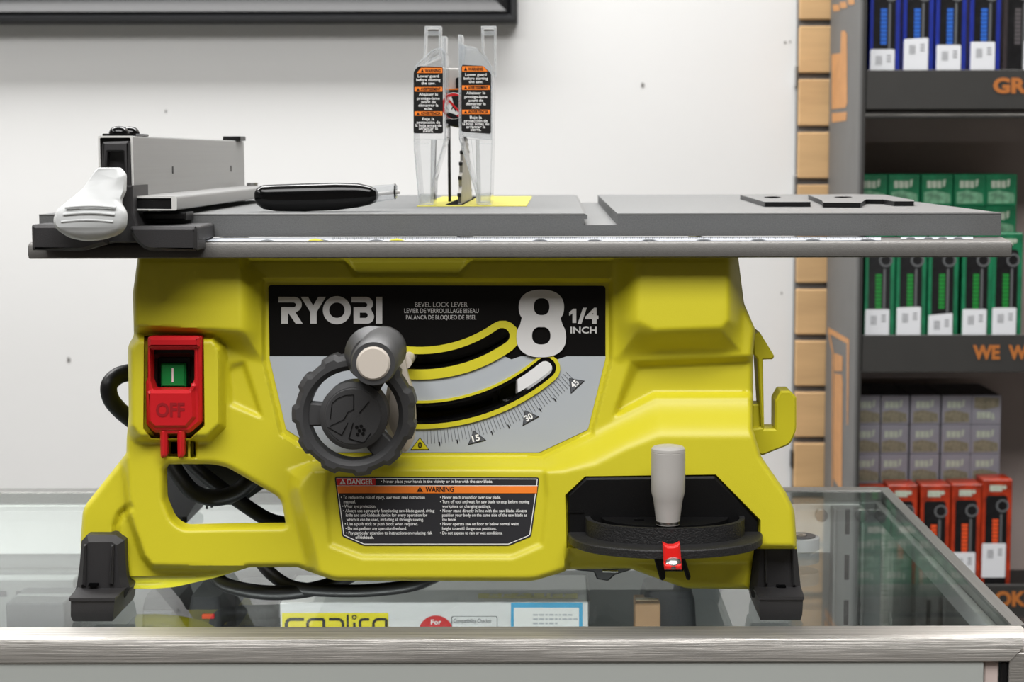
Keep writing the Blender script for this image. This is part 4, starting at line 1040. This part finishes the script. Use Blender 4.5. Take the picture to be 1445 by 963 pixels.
# ================================================================== picture frame on the wall
pf = empty('picture_frame', 'wide black picture frame hanging high on the white wall', 'picture frame')
yf0 = YWALL - .042
xr_ = P(730, 20, yf0).x; zb_ = P(400, 31.5, yf0).z; xl_ = xr_ - .95; zt2 = zb_ + .62
mb = MB()
prof = [(0, YWALL - .001), (0, yf0 + .004), (.003, yf0), (.008, yf0 + .001), (.011, yf0 + .005), (.015, yf0 + .003), (.020, yf0 + .006), (.037, yf0 + .020), (.040, yf0 + .021), (.040, YWALL - .010)]
def frect(k, y): return [(xl_ + k, y, zb_ + k), (xr_ - k, y, zb_ + k), (xr_ - k, y, zt2 - k), (xl_ + k, y, zt2 - k)]
for (k0, y0), (k1, y1) in zip(prof, prof[1:]): mb.ring(frect(k0, y0), frect(k1, y1))
mb.build('frame', 'framem', pf, angle=30)
mb = MB(); mb.box(xl_ + .035, xr_ - .035, YWALL - .012, YWALL - .003, zb_ + .035, zt2 - .035); mb.build('picture', 'art', pf)
# ================================================================== slatwall panel
sl = empty('slatwall_panel', 'maple slatwall panel with grey grooves between wall and product rack', 'slatwall')
yS = YWALL - .022
xs0 = P(1124, 400, yS).x; xs1 = xs0 + .62
mb = MB(); mb.box(xs0 - .0015, xs1, yS + .010, YWALL - .0008, .02, 2.2); mb.build('groove_backing', 'groove', sl)
gaps = [32 + 76 * k for k in range(-6, 8)]
gp = [32, 110.5, 186, 260, 336, 402 + 3, 476.5, 549, 621.5]
zs_ = [P(1145, g, yS).z for g in gp]
pitch = (zs_[0] - zs_[-1]) / (len(gp) - 1); zg = [zs_[0] - pitch * k for k in range(-12, 22)]
for k, (za, zb2) in enumerate(zip(zg, zg[1:])):
    if zb2 < .05: continue
    mb = MB(); mb.box(xs0, xs1, yS, yS + .011, zb2 + .0045, za - .0045, .0012); mb.build('slat', 'wood', sl)
mb = MB()
for g in (107, 262): z = P(1120, g, yS).z; mb.box(xs0 - .004, xs0, yS + .004, YWALL - .0006, z - .014, z + .014, .0005)
mb.build('bracket', 'steel', sl)
mb = MB(); c = P(1120, 650, yS); mb.box(xs0 - .0035, xs0, yS + .004, YWALL - .001, c.z - .012, c.z + .012, .0008); mb.build('clip', 'black', sl)
# ================================================================== product rack
rk = empty('display_rack', 'dark grey cardboard display rack with orange lettering beside the slatwall', 'display rack')
yR1 = yS - .004; 
yR0 = CAM.y + (yR1 - CAM.y) * (1168 - CX) / (1210 - CX)
xR = PX(1210, 300, 0).x if False else P(1210, 300, yR0).x
xI = P(1218.5, 300, yR0).x; xR2 = xR + .48
zrt = 2.0
mb = MB(); mb.box(xR, xI, yR0, yR1, .02, zrt, .0008); mb.box(xR2, xR2 + (xI - xR), yR0, yR1, .02, zrt, .0008); mb.build('side_panel', 'rackside', rk)
mb = MB(); mb.box(xI - .001, xI, yR0 - .0005, yR1, .02, zrt); mb.box(xI - .004, xI, yR0 - .0008, yR0, .02, zrt); mb.build('side_edge', 'rackdark', rk)
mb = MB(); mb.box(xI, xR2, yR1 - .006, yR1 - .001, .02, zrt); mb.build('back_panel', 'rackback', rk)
lips = [(98.5, 154), (473, 526), (826, 872)]
zl_ = [(P(1300, a, yR0).z, P(1300, b, yR0).z) for a, b in lips]
for k, (za, zb2) in enumerate(zl_):
    mb = MB(); mb.box(xI + .001, xR2, yR0, yR0 + .004, zb2, za, .0006); mb.box(xI, xR2, yR0 + .004, yR1 - .006, zb2 + .002, zb2 + .006, 0)
    o = mb.build('shelf', 'rackdark', rk)
z1 = zl_[0][1]; mb = MB(); mb.box(xI, xR2, yR0 + .002, yR0 + .02, z1 - .011, z1 - .004, .0005, 0); mb.box(xI, xR2, yR0 + .0015, yR0 + .003, z1 - .0075, z1 - .0065, 0, 1); mb.build('shelf_bar', ['rackdark', 'brushed'], rk)
mb = MB(); e = lambda a, b: P(a, b, yR0 - .0006)
def stencil(s, x, b, h, w):
    text(mb, s, x, b, h, w, bold=.045, place=e)
for q in ((('GRI', 1401.5, 130.5, 19.5, 52),), (('WE', 1373, 506.5, 18, 38), ('W', 1423, 506.5, 18, 27)), (('OKE', 1404, 855, 19, 56),)):
    mb = MB()
    for u in q: stencil(*u)
    mb.build('shelf_lettering', 'racktext', rk, merge=False)
mb = MB(); s_ = lambda a, b: PX(a, b, xR - .0005)
for q in ([(1175, 40), (1190, 42), (1196, 50), (1195, 150), (1190, 153), (1173, 153), (1173, 75), (1187, 73), (1186, 46)],):
    poly(mb, [(1187, 44), (1192, 43), (1195, 48), (1195.5, 145), (1193, 152), (1173.5, 154), (1173.5, 77), (1186, 75)], s_)
poly(mb, [(1174, 160), (1195, 158), (1194, 170), (1174, 173)], s_)
mb.build('hand_print', 'rackart', rk, merge=False); mb = MB()
for a, b in ((1180, 11), (1190, 7), (1201, 2)): poly(mb, [(a - 5, b - 4), (a + 4, b - 5), (a + 5, b + 4), (a - 4, b + 5)], s_)
mb.build('dashed_print', 'rackart', rk, merge=False); mb = MB()
poly(mb, [(1168.5, 462), (1198, 479), (1198, 487), (1168.5, 470)], s_)
poly(mb, [(1168.5, 470), (1171, 472), (1176, 495), (1175, 690), (1173.5, 690), (1174, 497)], s_)
poly(mb, [(1195, 486), (1198, 486), (1196.5, 600), (1195, 600)], s_)
poly(mb, [(1177, 498), (1189, 503), (1188.5, 524), (1177, 524)], s_)
poly(mb, [(1177, 527), (1188, 529), (1189, 540), (1188, 690), (1184, 688), (1176, 676)], s_)
mb.build('frame_print', 'rackart', rk, merge=False)
# ---- cartons
W_ = 44.0 * (yR0 + .01 + 1.1) / F
HU = .168; YU = yR0 + .010
def cmat(n, c, v=.25): return mat(n, c, .35, var=v, vscale=45)
CM = {'blue': (cmat('blue_carton', (22, 42, 140)), mat('blue_ink', (36, 96, 190), .4)), 'green': (cmat('green_carton', (22, 112, 74), .35), mat('green_ink', (26, 130, 50), .4)),
      'red': (cmat('red_carton', (168, 50, 20), .5), mat('orange_ink', (226, 82, 36), .4)), 'purple': (cmat('purple_carton', (96, 30, 98)), mat('purple_ink', (150, 60, 140), .4)),
      'dark': (cmat('charcoal_carton', (48, 42, 44)), mat('dark_ink', (80, 76, 78), .4)), 'grey': (mat('grey_carton', (138, 137, 146), .5, var=.1, vscale=30), mat('tan_ink', (126, 120, 100), .5, var=.3, vscale=200))}
M['window_print'] = mat('carton_window_print', (18, 18, 20), .3, var=.6, vscale=120)
M['ring'] = mat('grey_ring_print', (96, 98, 100), .4); M['sticker'] = mat('price_sticker', (222, 224, 228), .5); M['barcode'] = mat('barcode_print', (110, 112, 116), .5)
M['greyicon'] = mat('pale_print', (176, 184, 168), .5, var=.15, vscale=150)
CW = 42.5 * (YU + 1.1) / F; CD = .040
def upright(kind, px, label, group, ztop, h, sticker=30, tilt=0):
    o = empty('carton', label, 'carton', group)
    x = P(px, 400, YU).x; o.location = (x, YU, ztop - h)
    cm, ink = CM[kind]
    mb = MB(); mb.box(0, CW, 0, CD, 0, h, .0008); mb.build('box_body', cm, o)
    k = CW / 42.5
    def pl(d): return lambda a, b: (a * k, -d, b * k)
    mb = MB(); hh = h / k
    poly(mb, [(5, 2), (36, 2), (36, hh - 26), (33, hh - 23), (8, hh - 23), (5, hh - 26)], pl(.0004), 0)
    poly(mb, circ(29, hh - 38, 9.5, 22), pl(.0006), 1, holes=[circ(29, hh - 38, 6.8, 18)])
    for i in range(9):
        poly(mb, [(15, hh - 62 - i * 5.6), (23.5, hh - 62 - i * 5.6), (23.5, hh - 57.4 - i * 5.6), (15, hh - 57.4 - i * 5.6)], pl(.0006), 2)
    poly(mb, [(26, 50), (29, 50), (29, hh - 50), (26, hh - 50)], pl(.0006), 1)
    poly(mb, [(10, hh - 17), (28, hh - 17), (28, hh - 8), (10, hh - 8)], pl(.0005), 3); poly(mb, circ(31, hh - 11, 3, 12), pl(.0005), 3)
    mb.build('front_print', ['window_print', 'ring', ink, 'greyicon'], o, merge=False)
    if sticker:
        mb = MB(); s0 = tilt * .5
        poly(mb, rnd([(1, sticker - 50), (35, sticker - 50), (35, sticker + s0), (1, sticker - s0)], 2, 3), pl(.0008), 0)
        for i in range(5): poly(mb, [(9 + i * 1.8, sticker - 22), (9.8 + i * 1.8, sticker - 22), (9.8 + i * 1.8, sticker - 9), (9 + i * 1.8, sticker - 9)], pl(.0010), 1)
        for i in range(3): poly(mb, [(24, sticker - 8 - i * 4), (30, sticker - 8 - i * 4), (30, sticker - 9.5 - i * 4), (24, sticker - 9.5 - i * 4)], pl(.0010), 1)
        mb.build('price_sticker', ['sticker', 'barcode'], o, merge=False)
    return o
zsh = [z[1] + .0062 for z in zl_]
def rowtop(z): return z
ORD = ['leftmost', 'second from left', 'third from left', 'fourth from left', 'rightmost']
for i, (x, s, t) in enumerate(((1221.5, 76, 0), (1268, 91, 2), (1313.5, 82, 0), (1361, 86, 0))):
    upright('blue', x, 'blue upright carton, %s of four on the top rack shelf' % (['leftmost', 'second', 'third', 'rightmost'][i]), 'blue cartons on the top shelf', zsh[0] + HU, HU, s, t)
upright('dark', 1408, 'charcoal upright carton between the blue and purple cartons on the top shelf', 'cartons on the top shelf', zsh[0] + HU, HU, 0)
upright('purple', 1435, 'purple edged carton at the right picture edge on the top shelf', 'cartons on the top shelf', zsh[0] + HU, HU, 88)
for i, (x, s, t) in enumerate(((1220.5, 82, 0), (1265, 85, 1), (1310, 75, 3), (1358, 82, 0), (1400, 84, 0))):
    upright('green', x, 'green upright carton with white sticker, %s in the middle shelf front row' % ORD[i], 'green cartons in the middle front row', zsh[1] + HU, HU, s, t)
for i, (x, s, dz_) in enumerate(((1212.5, 0, -.006), (1258.5, 0, -.001), (1305.5, 0, -.001), (1350, 86, .0), (1393.5, 99, .006))):
    if i == 0: x = 1219.5
    upright('red', x, 'orange-red upright carton, %s in the bottom shelf front row' % ORD[i], 'orange cartons in the bottom front row', zsh[2] + .164 + dz_, .164 + dz_, s, 0)
# end-on cartons stacked behind
YE = YU + CD + .012
def endon(kind, x, z, s, label, group, flip=False):
    o = empty('carton', label, 'carton', group); o.location = (x, YE, z)
    cm, ink = CM[kind]; w = s
    mb = MB(); mb.box(0, w, 0, .12, 0, w, .0008); mb.build('box_body', cm, o)
    k = w / 44; f = (lambda a, b: (a * k, -.0004, (44 - b) * k)) if not flip else (lambda a, b: (a * k, -.0004, b * k))
    mb = MB()
    for a in range(3): poly(mb, [(8 + a * 7, 9), (14 + a * 7, 9), (14 + a * 7, 19), (8 + a * 7, 19)], f, 0)
    poly(mb, [(30, 8), (34, 7), (33, 16), (30, 18)], f, 0)
    poly(mb, [(4, 25), (18, 22), (40, 27), (41, 40), (4, 41)], f, 1)
    mb.build('end_print', ['greyicon', ink if kind == 'grey' else cmat_g], o, merge=False)
cmat_g = mat('pale_green_print', (110, 160, 128), .5, var=.5, vscale=120)
SZ = 44.6 * (YE + 1.1) / F
for kind, ytop, rows, cols_x, shelf, zone in (('green', 246, 2, (1206.5, 1253, 1299.5, 1345.5, 1390), 1, 'middle'), ('grey', 558, 3, (1201.5, 1246, 1290.5, 1335, 1377.5), 2, 'bottom')):
    sz = SZ * (1 if kind == 'green' else .955)
    zt = P(1300, ytop, YE).z
    rowname = (['top', 'second'] if rows == 2 else ['top', 'middle', 'lowest'])
    for r in range(rows):
        for c_, x in enumerate(cols_x):
            xx = P(x, 300, YE).x
            if c_ == 0: xx = max(xx, xI + .0005)
            endon(kind, xx, zt - sz * (r + 1) + .0002, sz - .0004, '%s end-on carton, %s column, %s row of the %s shelf stack' % ('green' if kind == 'green' else 'pale grey', ORD[c_].replace(' from left', ''), rowname[r], zone), '%s end-on cartons' % kind, flip=(kind == 'grey' and r == 0 and c_ == 4))
    mb = MB(); mb.box(xI + .0005, P(1432, 300, YE).x, YE, YE + .12, zsh[shelf], zt - sz * rows - .0003, .0005); mb.build('riser', 'rackdark', rk)
# ================================================================== glass counter
ZF = ZG + .0003
ct = empty('display_counter', 'glass display counter with brushed aluminium frame carrying the table saw', 'display counter')
yg0 = -.0218; fx = PZ(1430, 887.5, ZG).x; fxo = PZ(1446, 882, ZF).x
yb1 = PZ(1231, 694, ZG).y; yb2 = PZ(1246, 688.6, ZF).y
LX = -1.15
mb = MB(); mb.box(LX, fx, yg0, yb1, ZG - .008, ZG, .0006); tg = mb.build('glass_top', 'topglass', ct, label='clear glass top')
mb = MB(); mb.box(LX, fx, yg0 - .0004, yg0, ZG - .007, ZG - .0004); mb.build('glass_edge', 'glassedge', tg)
yfr = -.050
zf0 = P(700, 936.5, yfr).z; zmid = P(700, 904, yfr).z
mb = MB()
pr = [(yg0 - .0004, ZG - .009), (yg0 - .0004, ZF), (yfr + .0105, ZF), (yfr + .006, ZF - .0008), (yfr + .0025, ZF - .003), (yfr + .0006, zmid + .0005), (yfr, zmid - .001), (yfr, zf0 + .001), (yfr + .001, zf0), (yg0 + .010, zf0), (yg0 + .010, ZG - .009)]
xe = P(1423, 936, yfr).x
mb.loft([[(LX, y, z) for y, z in pr], [(min(fxo, xe + max(0, z - zf0) * .95), y, z) for y, z in pr]], 0)
mb.build('front_trim', 'brushed', ct, angle=25, label='brushed aluminium front trim')
mb = MB()
prs = [(fx + .0003, ZG - .009), (fx + .0003, ZF + .0005), (fxo, ZF + .0003), (fxo + .004, ZF - .004), (fxo + .004, zf0), (fx + .0003, zf0)]
mb.loft([[(x, yg0 - .0004, z) for x, z in prs], [(x, yb2, z) for x, z in prs]], 0)
mb.box(LX, fx + .002, yb1, yb2 + .002, ZG - .03, ZF + .0005, .0008)
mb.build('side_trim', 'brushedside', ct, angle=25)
mb = MB(); mb.box(fx - .006, fx, yg0 + .01, yb1, ZG - .022, ZG - .0085, .0005); mb.build('side_runner', 'alu', ct)
zb0 = .12
mb = MB()
for bb in ((P(1424.5, 950, yfr).x, fxo + .003, yfr + .0006, yfr + .022, zb0, ZG - .0095), (fx, fxo + .003, yb1, yb2, zb0, ZG - .03), (LX, LX + .02, yfr, yfr + .022, zb0, zf0), (LX, LX + .02, yb1, yb2, zb0, ZG - .03)):
    mb = MB(); mb.box(*bb, .0006); mb.build('corner_post', 'brushed', ct)
mb = MB()
mb = MB(); mb.box(LX + .02, P(1424, 950, yfr).x, yfr + .010, yfr + .016, zb0 + .03, zf0 - .0003); mb.build('front_glass', 'paneglass', ct)
mb = MB(); mb.box(LX + .02, P(1389, 950, yfr).x, yfr + .0015, yfr + .020, zf0 - .030, zf0, .0005); mb.build('pane_glare_strip', mat('painted_pane_glare', (176, 180, 176), .4, .1), ct)  # opaque pale strip: room reflection on the lower pane painted as its colour
mb = MB(); mb.box(P(1414, 950, yfr).x, P(1423.5, 950, yfr).x, yfr + .002, yfr + .012, zb0 + .01, zf0 - .0004, .001); mb.build('pane_gasket', 'rubber', ct)
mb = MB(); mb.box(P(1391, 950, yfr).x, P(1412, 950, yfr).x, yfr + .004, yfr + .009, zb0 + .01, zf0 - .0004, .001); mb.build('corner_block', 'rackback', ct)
mb = MB(); mb.box(fx + .004, fx + .009, yfr + .022, yb1, zb0 + .03, zf0); mb.build('side_glass', 'paneglass', ct)
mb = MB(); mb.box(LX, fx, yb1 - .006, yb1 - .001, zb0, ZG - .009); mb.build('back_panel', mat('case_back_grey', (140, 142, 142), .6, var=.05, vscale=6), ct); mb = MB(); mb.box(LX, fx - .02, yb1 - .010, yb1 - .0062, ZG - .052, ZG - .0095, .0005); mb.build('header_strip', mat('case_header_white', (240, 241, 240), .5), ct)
zsf = ZG - .135
mb = MB(); mb.box(LX + .02, fx - .01, .10, yb1 - .02, zsf - .006, zsf, .0005); mb.build('inner_shelf', mat('case_shelf_grey', (74, 77, 78), .35), ct)
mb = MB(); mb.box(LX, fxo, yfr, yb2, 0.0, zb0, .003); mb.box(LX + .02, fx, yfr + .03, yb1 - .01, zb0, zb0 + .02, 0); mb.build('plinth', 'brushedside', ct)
case_fill = bpy.data.lights.new('case_fill_lamp', 'AREA'); case_fill.shape = 'RECTANGLE'; case_fill.size = 2.0; case_fill.size_y = .012; case_fill.energy = CASE_FILL; case_fill.color = (.97, .99, 1.0)  # added fill lamp without a seen source, brightens the white box in the case
lo_ = bpy.data.objects.new('case_fill_lamp', case_fill); COL.objects.link(lo_); lo_.parent = ct; lo_.location = ((LX + fx) / 2, yg0 + .022, ZG - .020); lo_.rotation_euler = (math.radians(62), 0, 0)
mb = MB(); mb.box(LX + .03, fx - .03, yg0 + .004, yg0 + .014, ZG - .026, ZG - .0095, .001); mb.build('added_fill_strip', 'white', ct)  # strip body added to go with the fill lamp
# slotted uprights inside the case
for px_ in (1196,):
    c = P(px_, 760, yb1 - .02); x = c.x
    mb = MB(); yy = yb1 - .018
    mb.box(x - .0135, x + .0135, yy, yy + .010, zb0 + .02, ZG - .010, .0006); mb.box(x - .0135, x - .0105, yy - .008, yy, zb0 + .02, ZG - .010, .0005); mb.box(x + .0105, x + .0135, yy - .008, yy, zb0 + .02, ZG - .010, .0005)
    up = mb.build('slotted_upright', 'alu', ct)
    mb = MB()
    for k in range(18): mb.box(x - .002, x + .002, yy - .0006, yy, ZG - .034 - k * .04, ZG - .012 - k * .04, .0004)
    mb.build('upright_slot', 'blackflat', up)
for px_, py_ in ((1160, 707), (1217, 706)):
    c = P(px_, py_, yb1 - .03); mb = MB(); mb.lathe([(.0, 0), (.0052, 0), (.0056, .001), (.0056, .006), (0, .006)], (c.x, yb1 - .03, ZG - .0155), (0, 1, 0), 24); mb.build('glass_clip', 'steel', ct)
# ================================================================== goods inside the case
def at_shelf(px, py, z): return PZ(px, py, z)
ztopb = ZG - .045
a = PZ(395, 851, ztopb); b = PZ(830, 851, ztopb); yk_ = PZ(600, 812, ztopb).y
bx_ = empty('boxed_light_set', 'white product box with yellow label lying inside the glass counter below the saw', 'box')
mb = MB(); mb.box(a.x, b.x, a.y, yk_, zsf + .0004, ztopb, .0008); mb.build('box_body', mat('white_card', (226, 226, 226), .45), bx_)
mb = MB(); mb.box(a.x - .0015, a.x, a.y + .002, yk_, ztopb - .012, ztopb + .0005, 0); mb.box(b.x, b.x + .0015, a.y + .002, yk_, ztopb - .012, ztopb + .0005, 0); mb.build('box_flap', mat('grey_card_edge', (70, 70, 72), .6), bx_)
ya = a.y
mb = MB(); e1 = lambda d: (lambda u, v: P(u, v, ya - d))
poly(mb, [(398, 865.5), (548, 865.5), (548, 912), (398, 912)], e1(.0004), 0)
poly(mb, circ(615, 892, 24, 32, ry=23), e1(.0004), 1)
poly(mb, rnd([(637, 870), (702, 870), (702, 905), (637, 905)], 3), e1(.0003), 2, holes=[rnd([(637.8, 870.8), (701.2, 870.8), (701.2, 904.2), (637.8, 904.2)], 3)])
poly(mb, [(721, 851), (822, 851), (822, 915), (721, 915)], e1(.0004), 3); poly(mb, rnd([(725, 858), (817, 858), (817, 912), (725, 912)], 1), e1(.0006), 4)
text(mb, 'For', 608, 881.5, 6.5, 15, bold=.03, mi=4, place=e1(.0006)); text(mb, 'Compatibility Checker', 640, 879.5, 5.8, 54, mi=2, place=e1(.0005))
# SeaLife wordmark, drawn as square strokes
def st(pts, w=4.6): 
    for p_, q_ in zip(pts, pts[1:]): line(mb, p_, q_, w, e1(.0007), 5)
st([(429, 874.5), (408, 874.5), (404, 879), (404, 888), (428, 888), (428, 903), (404, 903)])
st([(457, 888), (457, 874.5), (438, 874.5), (434, 879), (434, 903), (457, 903)], 4); st([(434, 888), (457, 888)], 3.6)
st([(464, 874.5), (480, 874.5), (484, 879), (484, 905)], 4); st([(484, 888), (465, 888), (465, 903), (484, 903)], 3.6)
st([(490.5, 868), (490.5, 903), (496, 903)], 3); st([(500, 879), (500, 903)], 3.6)
st([(508, 905), (508, 876), (513, 874.5), (521, 874.5)], 3.8); st([(508, 887), (519, 887)], 3.4)
st([(545, 888), (545, 874.5), (531, 874.5), (527, 879), (527, 903), (545, 903)], 3.8); st([(527, 888), (545, 888)], 3.4)
poly(mb, circ(500, 871.5, 3.4, 16), e1(.0009), 5, holes=[circ(500, 871.5, 1.8, 12)])
for k, (w, y_) in enumerate(((52, 867), (58, 873), (36, 879))):
    x_ = 752
    while x_ < 752 + w: ww = 3 + (x_ * 7 % 5); poly(mb, [(x_, y_), (x_ + ww, y_), (x_ + ww, y_ + 2.4), (x_, y_ + 2.4)], e1(.0008), 6); x_ += ww + 1.6
mb.build('front_print', ['packyellow', 'redprint', 'greyprint', mat('sky_blue_print', (70, 170, 215), .4), 'whiteprint', 'labeldark', mat('faint_print', (178, 182, 186), .5)], bx_, merge=False)
mb = MB(); e2 = lambda u, v: PZ(u, v, ztopb + .0006)
poly(mb, [(675, 838), (815, 838), (815, 845), (675, 845)], e2, 0)
text(mb, 'SEALIFE', 690, 843.5, 5.2, 118, place=e2, mi=1)
mb.build('top_print', ['yellow_print', 'silver'], bx_, merge=False)
def pouch(name, label, cat, px0, px1, pyf, ztop, depth, m, accents=()):
    o = empty(name, label, cat)
    p0 = PZ(px0, pyf, ztop); p1 = PZ(px1, pyf, ztop); y0 = p0.y
    mb = MB(); h = ztop - zsf; w = p1.x - p0.x; lo = []
    for f_, g in ((0, .96), (.06, 1), (.6, 1), (.9, .93), (1, .82)):
        z = zsf + .0004 + (h - .0004) * f_; cx_ = (p0.x + p1.x) / 2; cy_ = y0 + depth / 2
        pts_ = rnd([(cx_ - w / 2 * g, cy_ - depth / 2 * g), (cx_ + w / 2 * g, cy_ - depth / 2 * g), (cx_ + w / 2 * g, cy_ + depth / 2 * g), (cx_ - w / 2 * g, cy_ + depth / 2 * g)], min(w, depth) * .22, 5)
        lo.append([(u, v, z) for u, v in pts_])
    mb.loft(lo, 0); mb.build('case_body', m, o, angle=45)
    for (fx0_, fx1_, fz0_, fz1_, mm) in accents:
        mb = MB(); mb.box(p0.x + w * fx0_, p0.x + w * fx1_, y0 - .0012, y0 + .002, zsf + h * fz0_, zsf + h * fz1_, .0005); mb.build('accent', mm, o)
    return o
M['pouchm'] = mat('black_fabric', (26, 28, 32), .6, bump=.3, bscale=500)
pouch('camera_case', 'black camera case with red accent inside the counter right of the left foot', 'camera case', 262, 312, 846, ZG - .045, .07, 'pouchm', ((.45, .8, .83, .87, 'redprint'),))
pouch('camera_case', 'black camera case with grey strip inside the counter close behind the left foot', 'camera case', 196, 255, 846, ZG - .05, .06, 'pouchm', ((.1, .8, .86, .89, 'greyprint'),))
pouch('camera_case', 'plain black case inside the counter just left of the white box', 'camera case', 320, 388, 838, ZG - .055, .06, 'pouchm')
pouch('camera_case', 'black padded case inside the counter below the mitre gauge', 'camera case', 905, 985, 838, ZG - .045, .06, 'pouchm', ((.1, .25, .4, .5, 'greyprint'), (.1, .25, .65, .75, 'greyprint')))
# carton and white box in the case
def cbox(name, label, cat, px0, px1, py, ztop, depth, m, extra=None):
    o = empty(name, label, cat); p0 = PZ(px0, py, ztop); p1 = PZ(px1, py, ztop)
    mb = MB(); mb.box(p0.x, p1.x, p0.y, p0.y + depth, zsf + .0004, ztop, .001); mb.build('box_body', m, o)
    mb = MB(); mb.box(p0.x + .001, p1.x - .001, p0.y + depth / 2 - .004, p0.y + depth / 2 + .004, ztop, ztop + .0003); mb.build('box_seam', mat('tape', (196, 176, 140) if name == 'cardboard_box' else (112, 114, 116), .4), o)
    if extra: extra(o, p0, p1)
    return o
cbox('cardboard_box', 'small brown cardboard box inside the counter right of the white box', 'box', 896, 932, 853, ZG - .05, .03, mat('kraft_card', (176, 140, 104), .7, var=.06, vscale=60))
def ex(o, p0, p1):
    mb = MB(); w = p1.x - p0.x
    for k in range(4): mb.box(p0.x + w * (.1 + .2 * k), p0.x + w * (.22 + .2 * k), p0.y - .0008, p0.y, ZG - .08, ZG - .075)
    mb.build('front_print', 'greyprint', o)
cbox('white_box', 'long pale box inside the counter left of the saw, blurred behind the glass', 'box', -60, 104, 818, ZG - .065, .04, mat('pale_card', (150, 152, 153), .5), ex)
cbox('dark_box', 'dark box with pale print inside the counter left of the saw foot', 'box', 8, 90, 852, ZG - .05, .05, mat('charcoal_card', (60, 62, 66), .5), None)
# small white roll on the glass behind the right foot
rl_ = empty('adhesive_roll', 'small white ribbed roll with dark centre standing on the glass behind the right foot', 'roll')
c = PZ(1133, 781, ZG); k_ = (c.y + .014 + 1.1) / F
zt3 = P(1133, 757, c.y + .014).z; r0 = 27 * k_; hh = zt3 - ZG
mb = MB(); lo = []
for rr, h in ((r0, .0004), (r0, hh * .92), (r0 * .94, hh)):
    lo.append([((c.x) + rr * (1 + .012 * (i % 2)) * math.cos(2 * PI * i / 64), c.y + .014 + rr * (1 + .012 * (i % 2)) * math.sin(2 * PI * i / 64), ZG + h) for i in range(64)])
mb.loft(lo); mb.build('roll_body', 'white', rl_, angle=30)
mb = MB(); mb.lathe([(r0 * .80, hh), (r0 * .80, hh + .0006), (r0 * .35, hh + .0006), (r0 * .35, hh)], (c.x, c.y + .014, ZG), (0, 0, 1), 40); mb.lathe([(r0 * .30, hh), (r0 * .30, hh + .0014), (r0 * .14, hh + .0014), (r0 * .14, hh)], (c.x, c.y + .014, ZG), (0, 0, 1), 30, mi=1)
mb.build('roll_core', ['greyprint', 'offwhite'], rl_)
# ================================================================== render look
w = bpy.data.worlds.new('world'); SC.world = w; w.use_nodes = True
w.node_tree.nodes['Background'].inputs[0].default_value = (.9, .92, .95, 1); w.node_tree.nodes['Background'].inputs[1].default_value = 0.25
vs = SC.view_settings; vs.view_transform = 'Standard'; vs.look = 'None'; vs.gamma = 1.0; vs.use_curve_mapping = False; vs.exposure = EXPO
cy = SC.cycles
cy.use_denoising = True; cy.max_bounces = 12; cy.transparent_max_bounces = 24; cy.diffuse_bounces = 4; cy.glossy_bounces = 5; cy.sample_clamp_indirect = 6
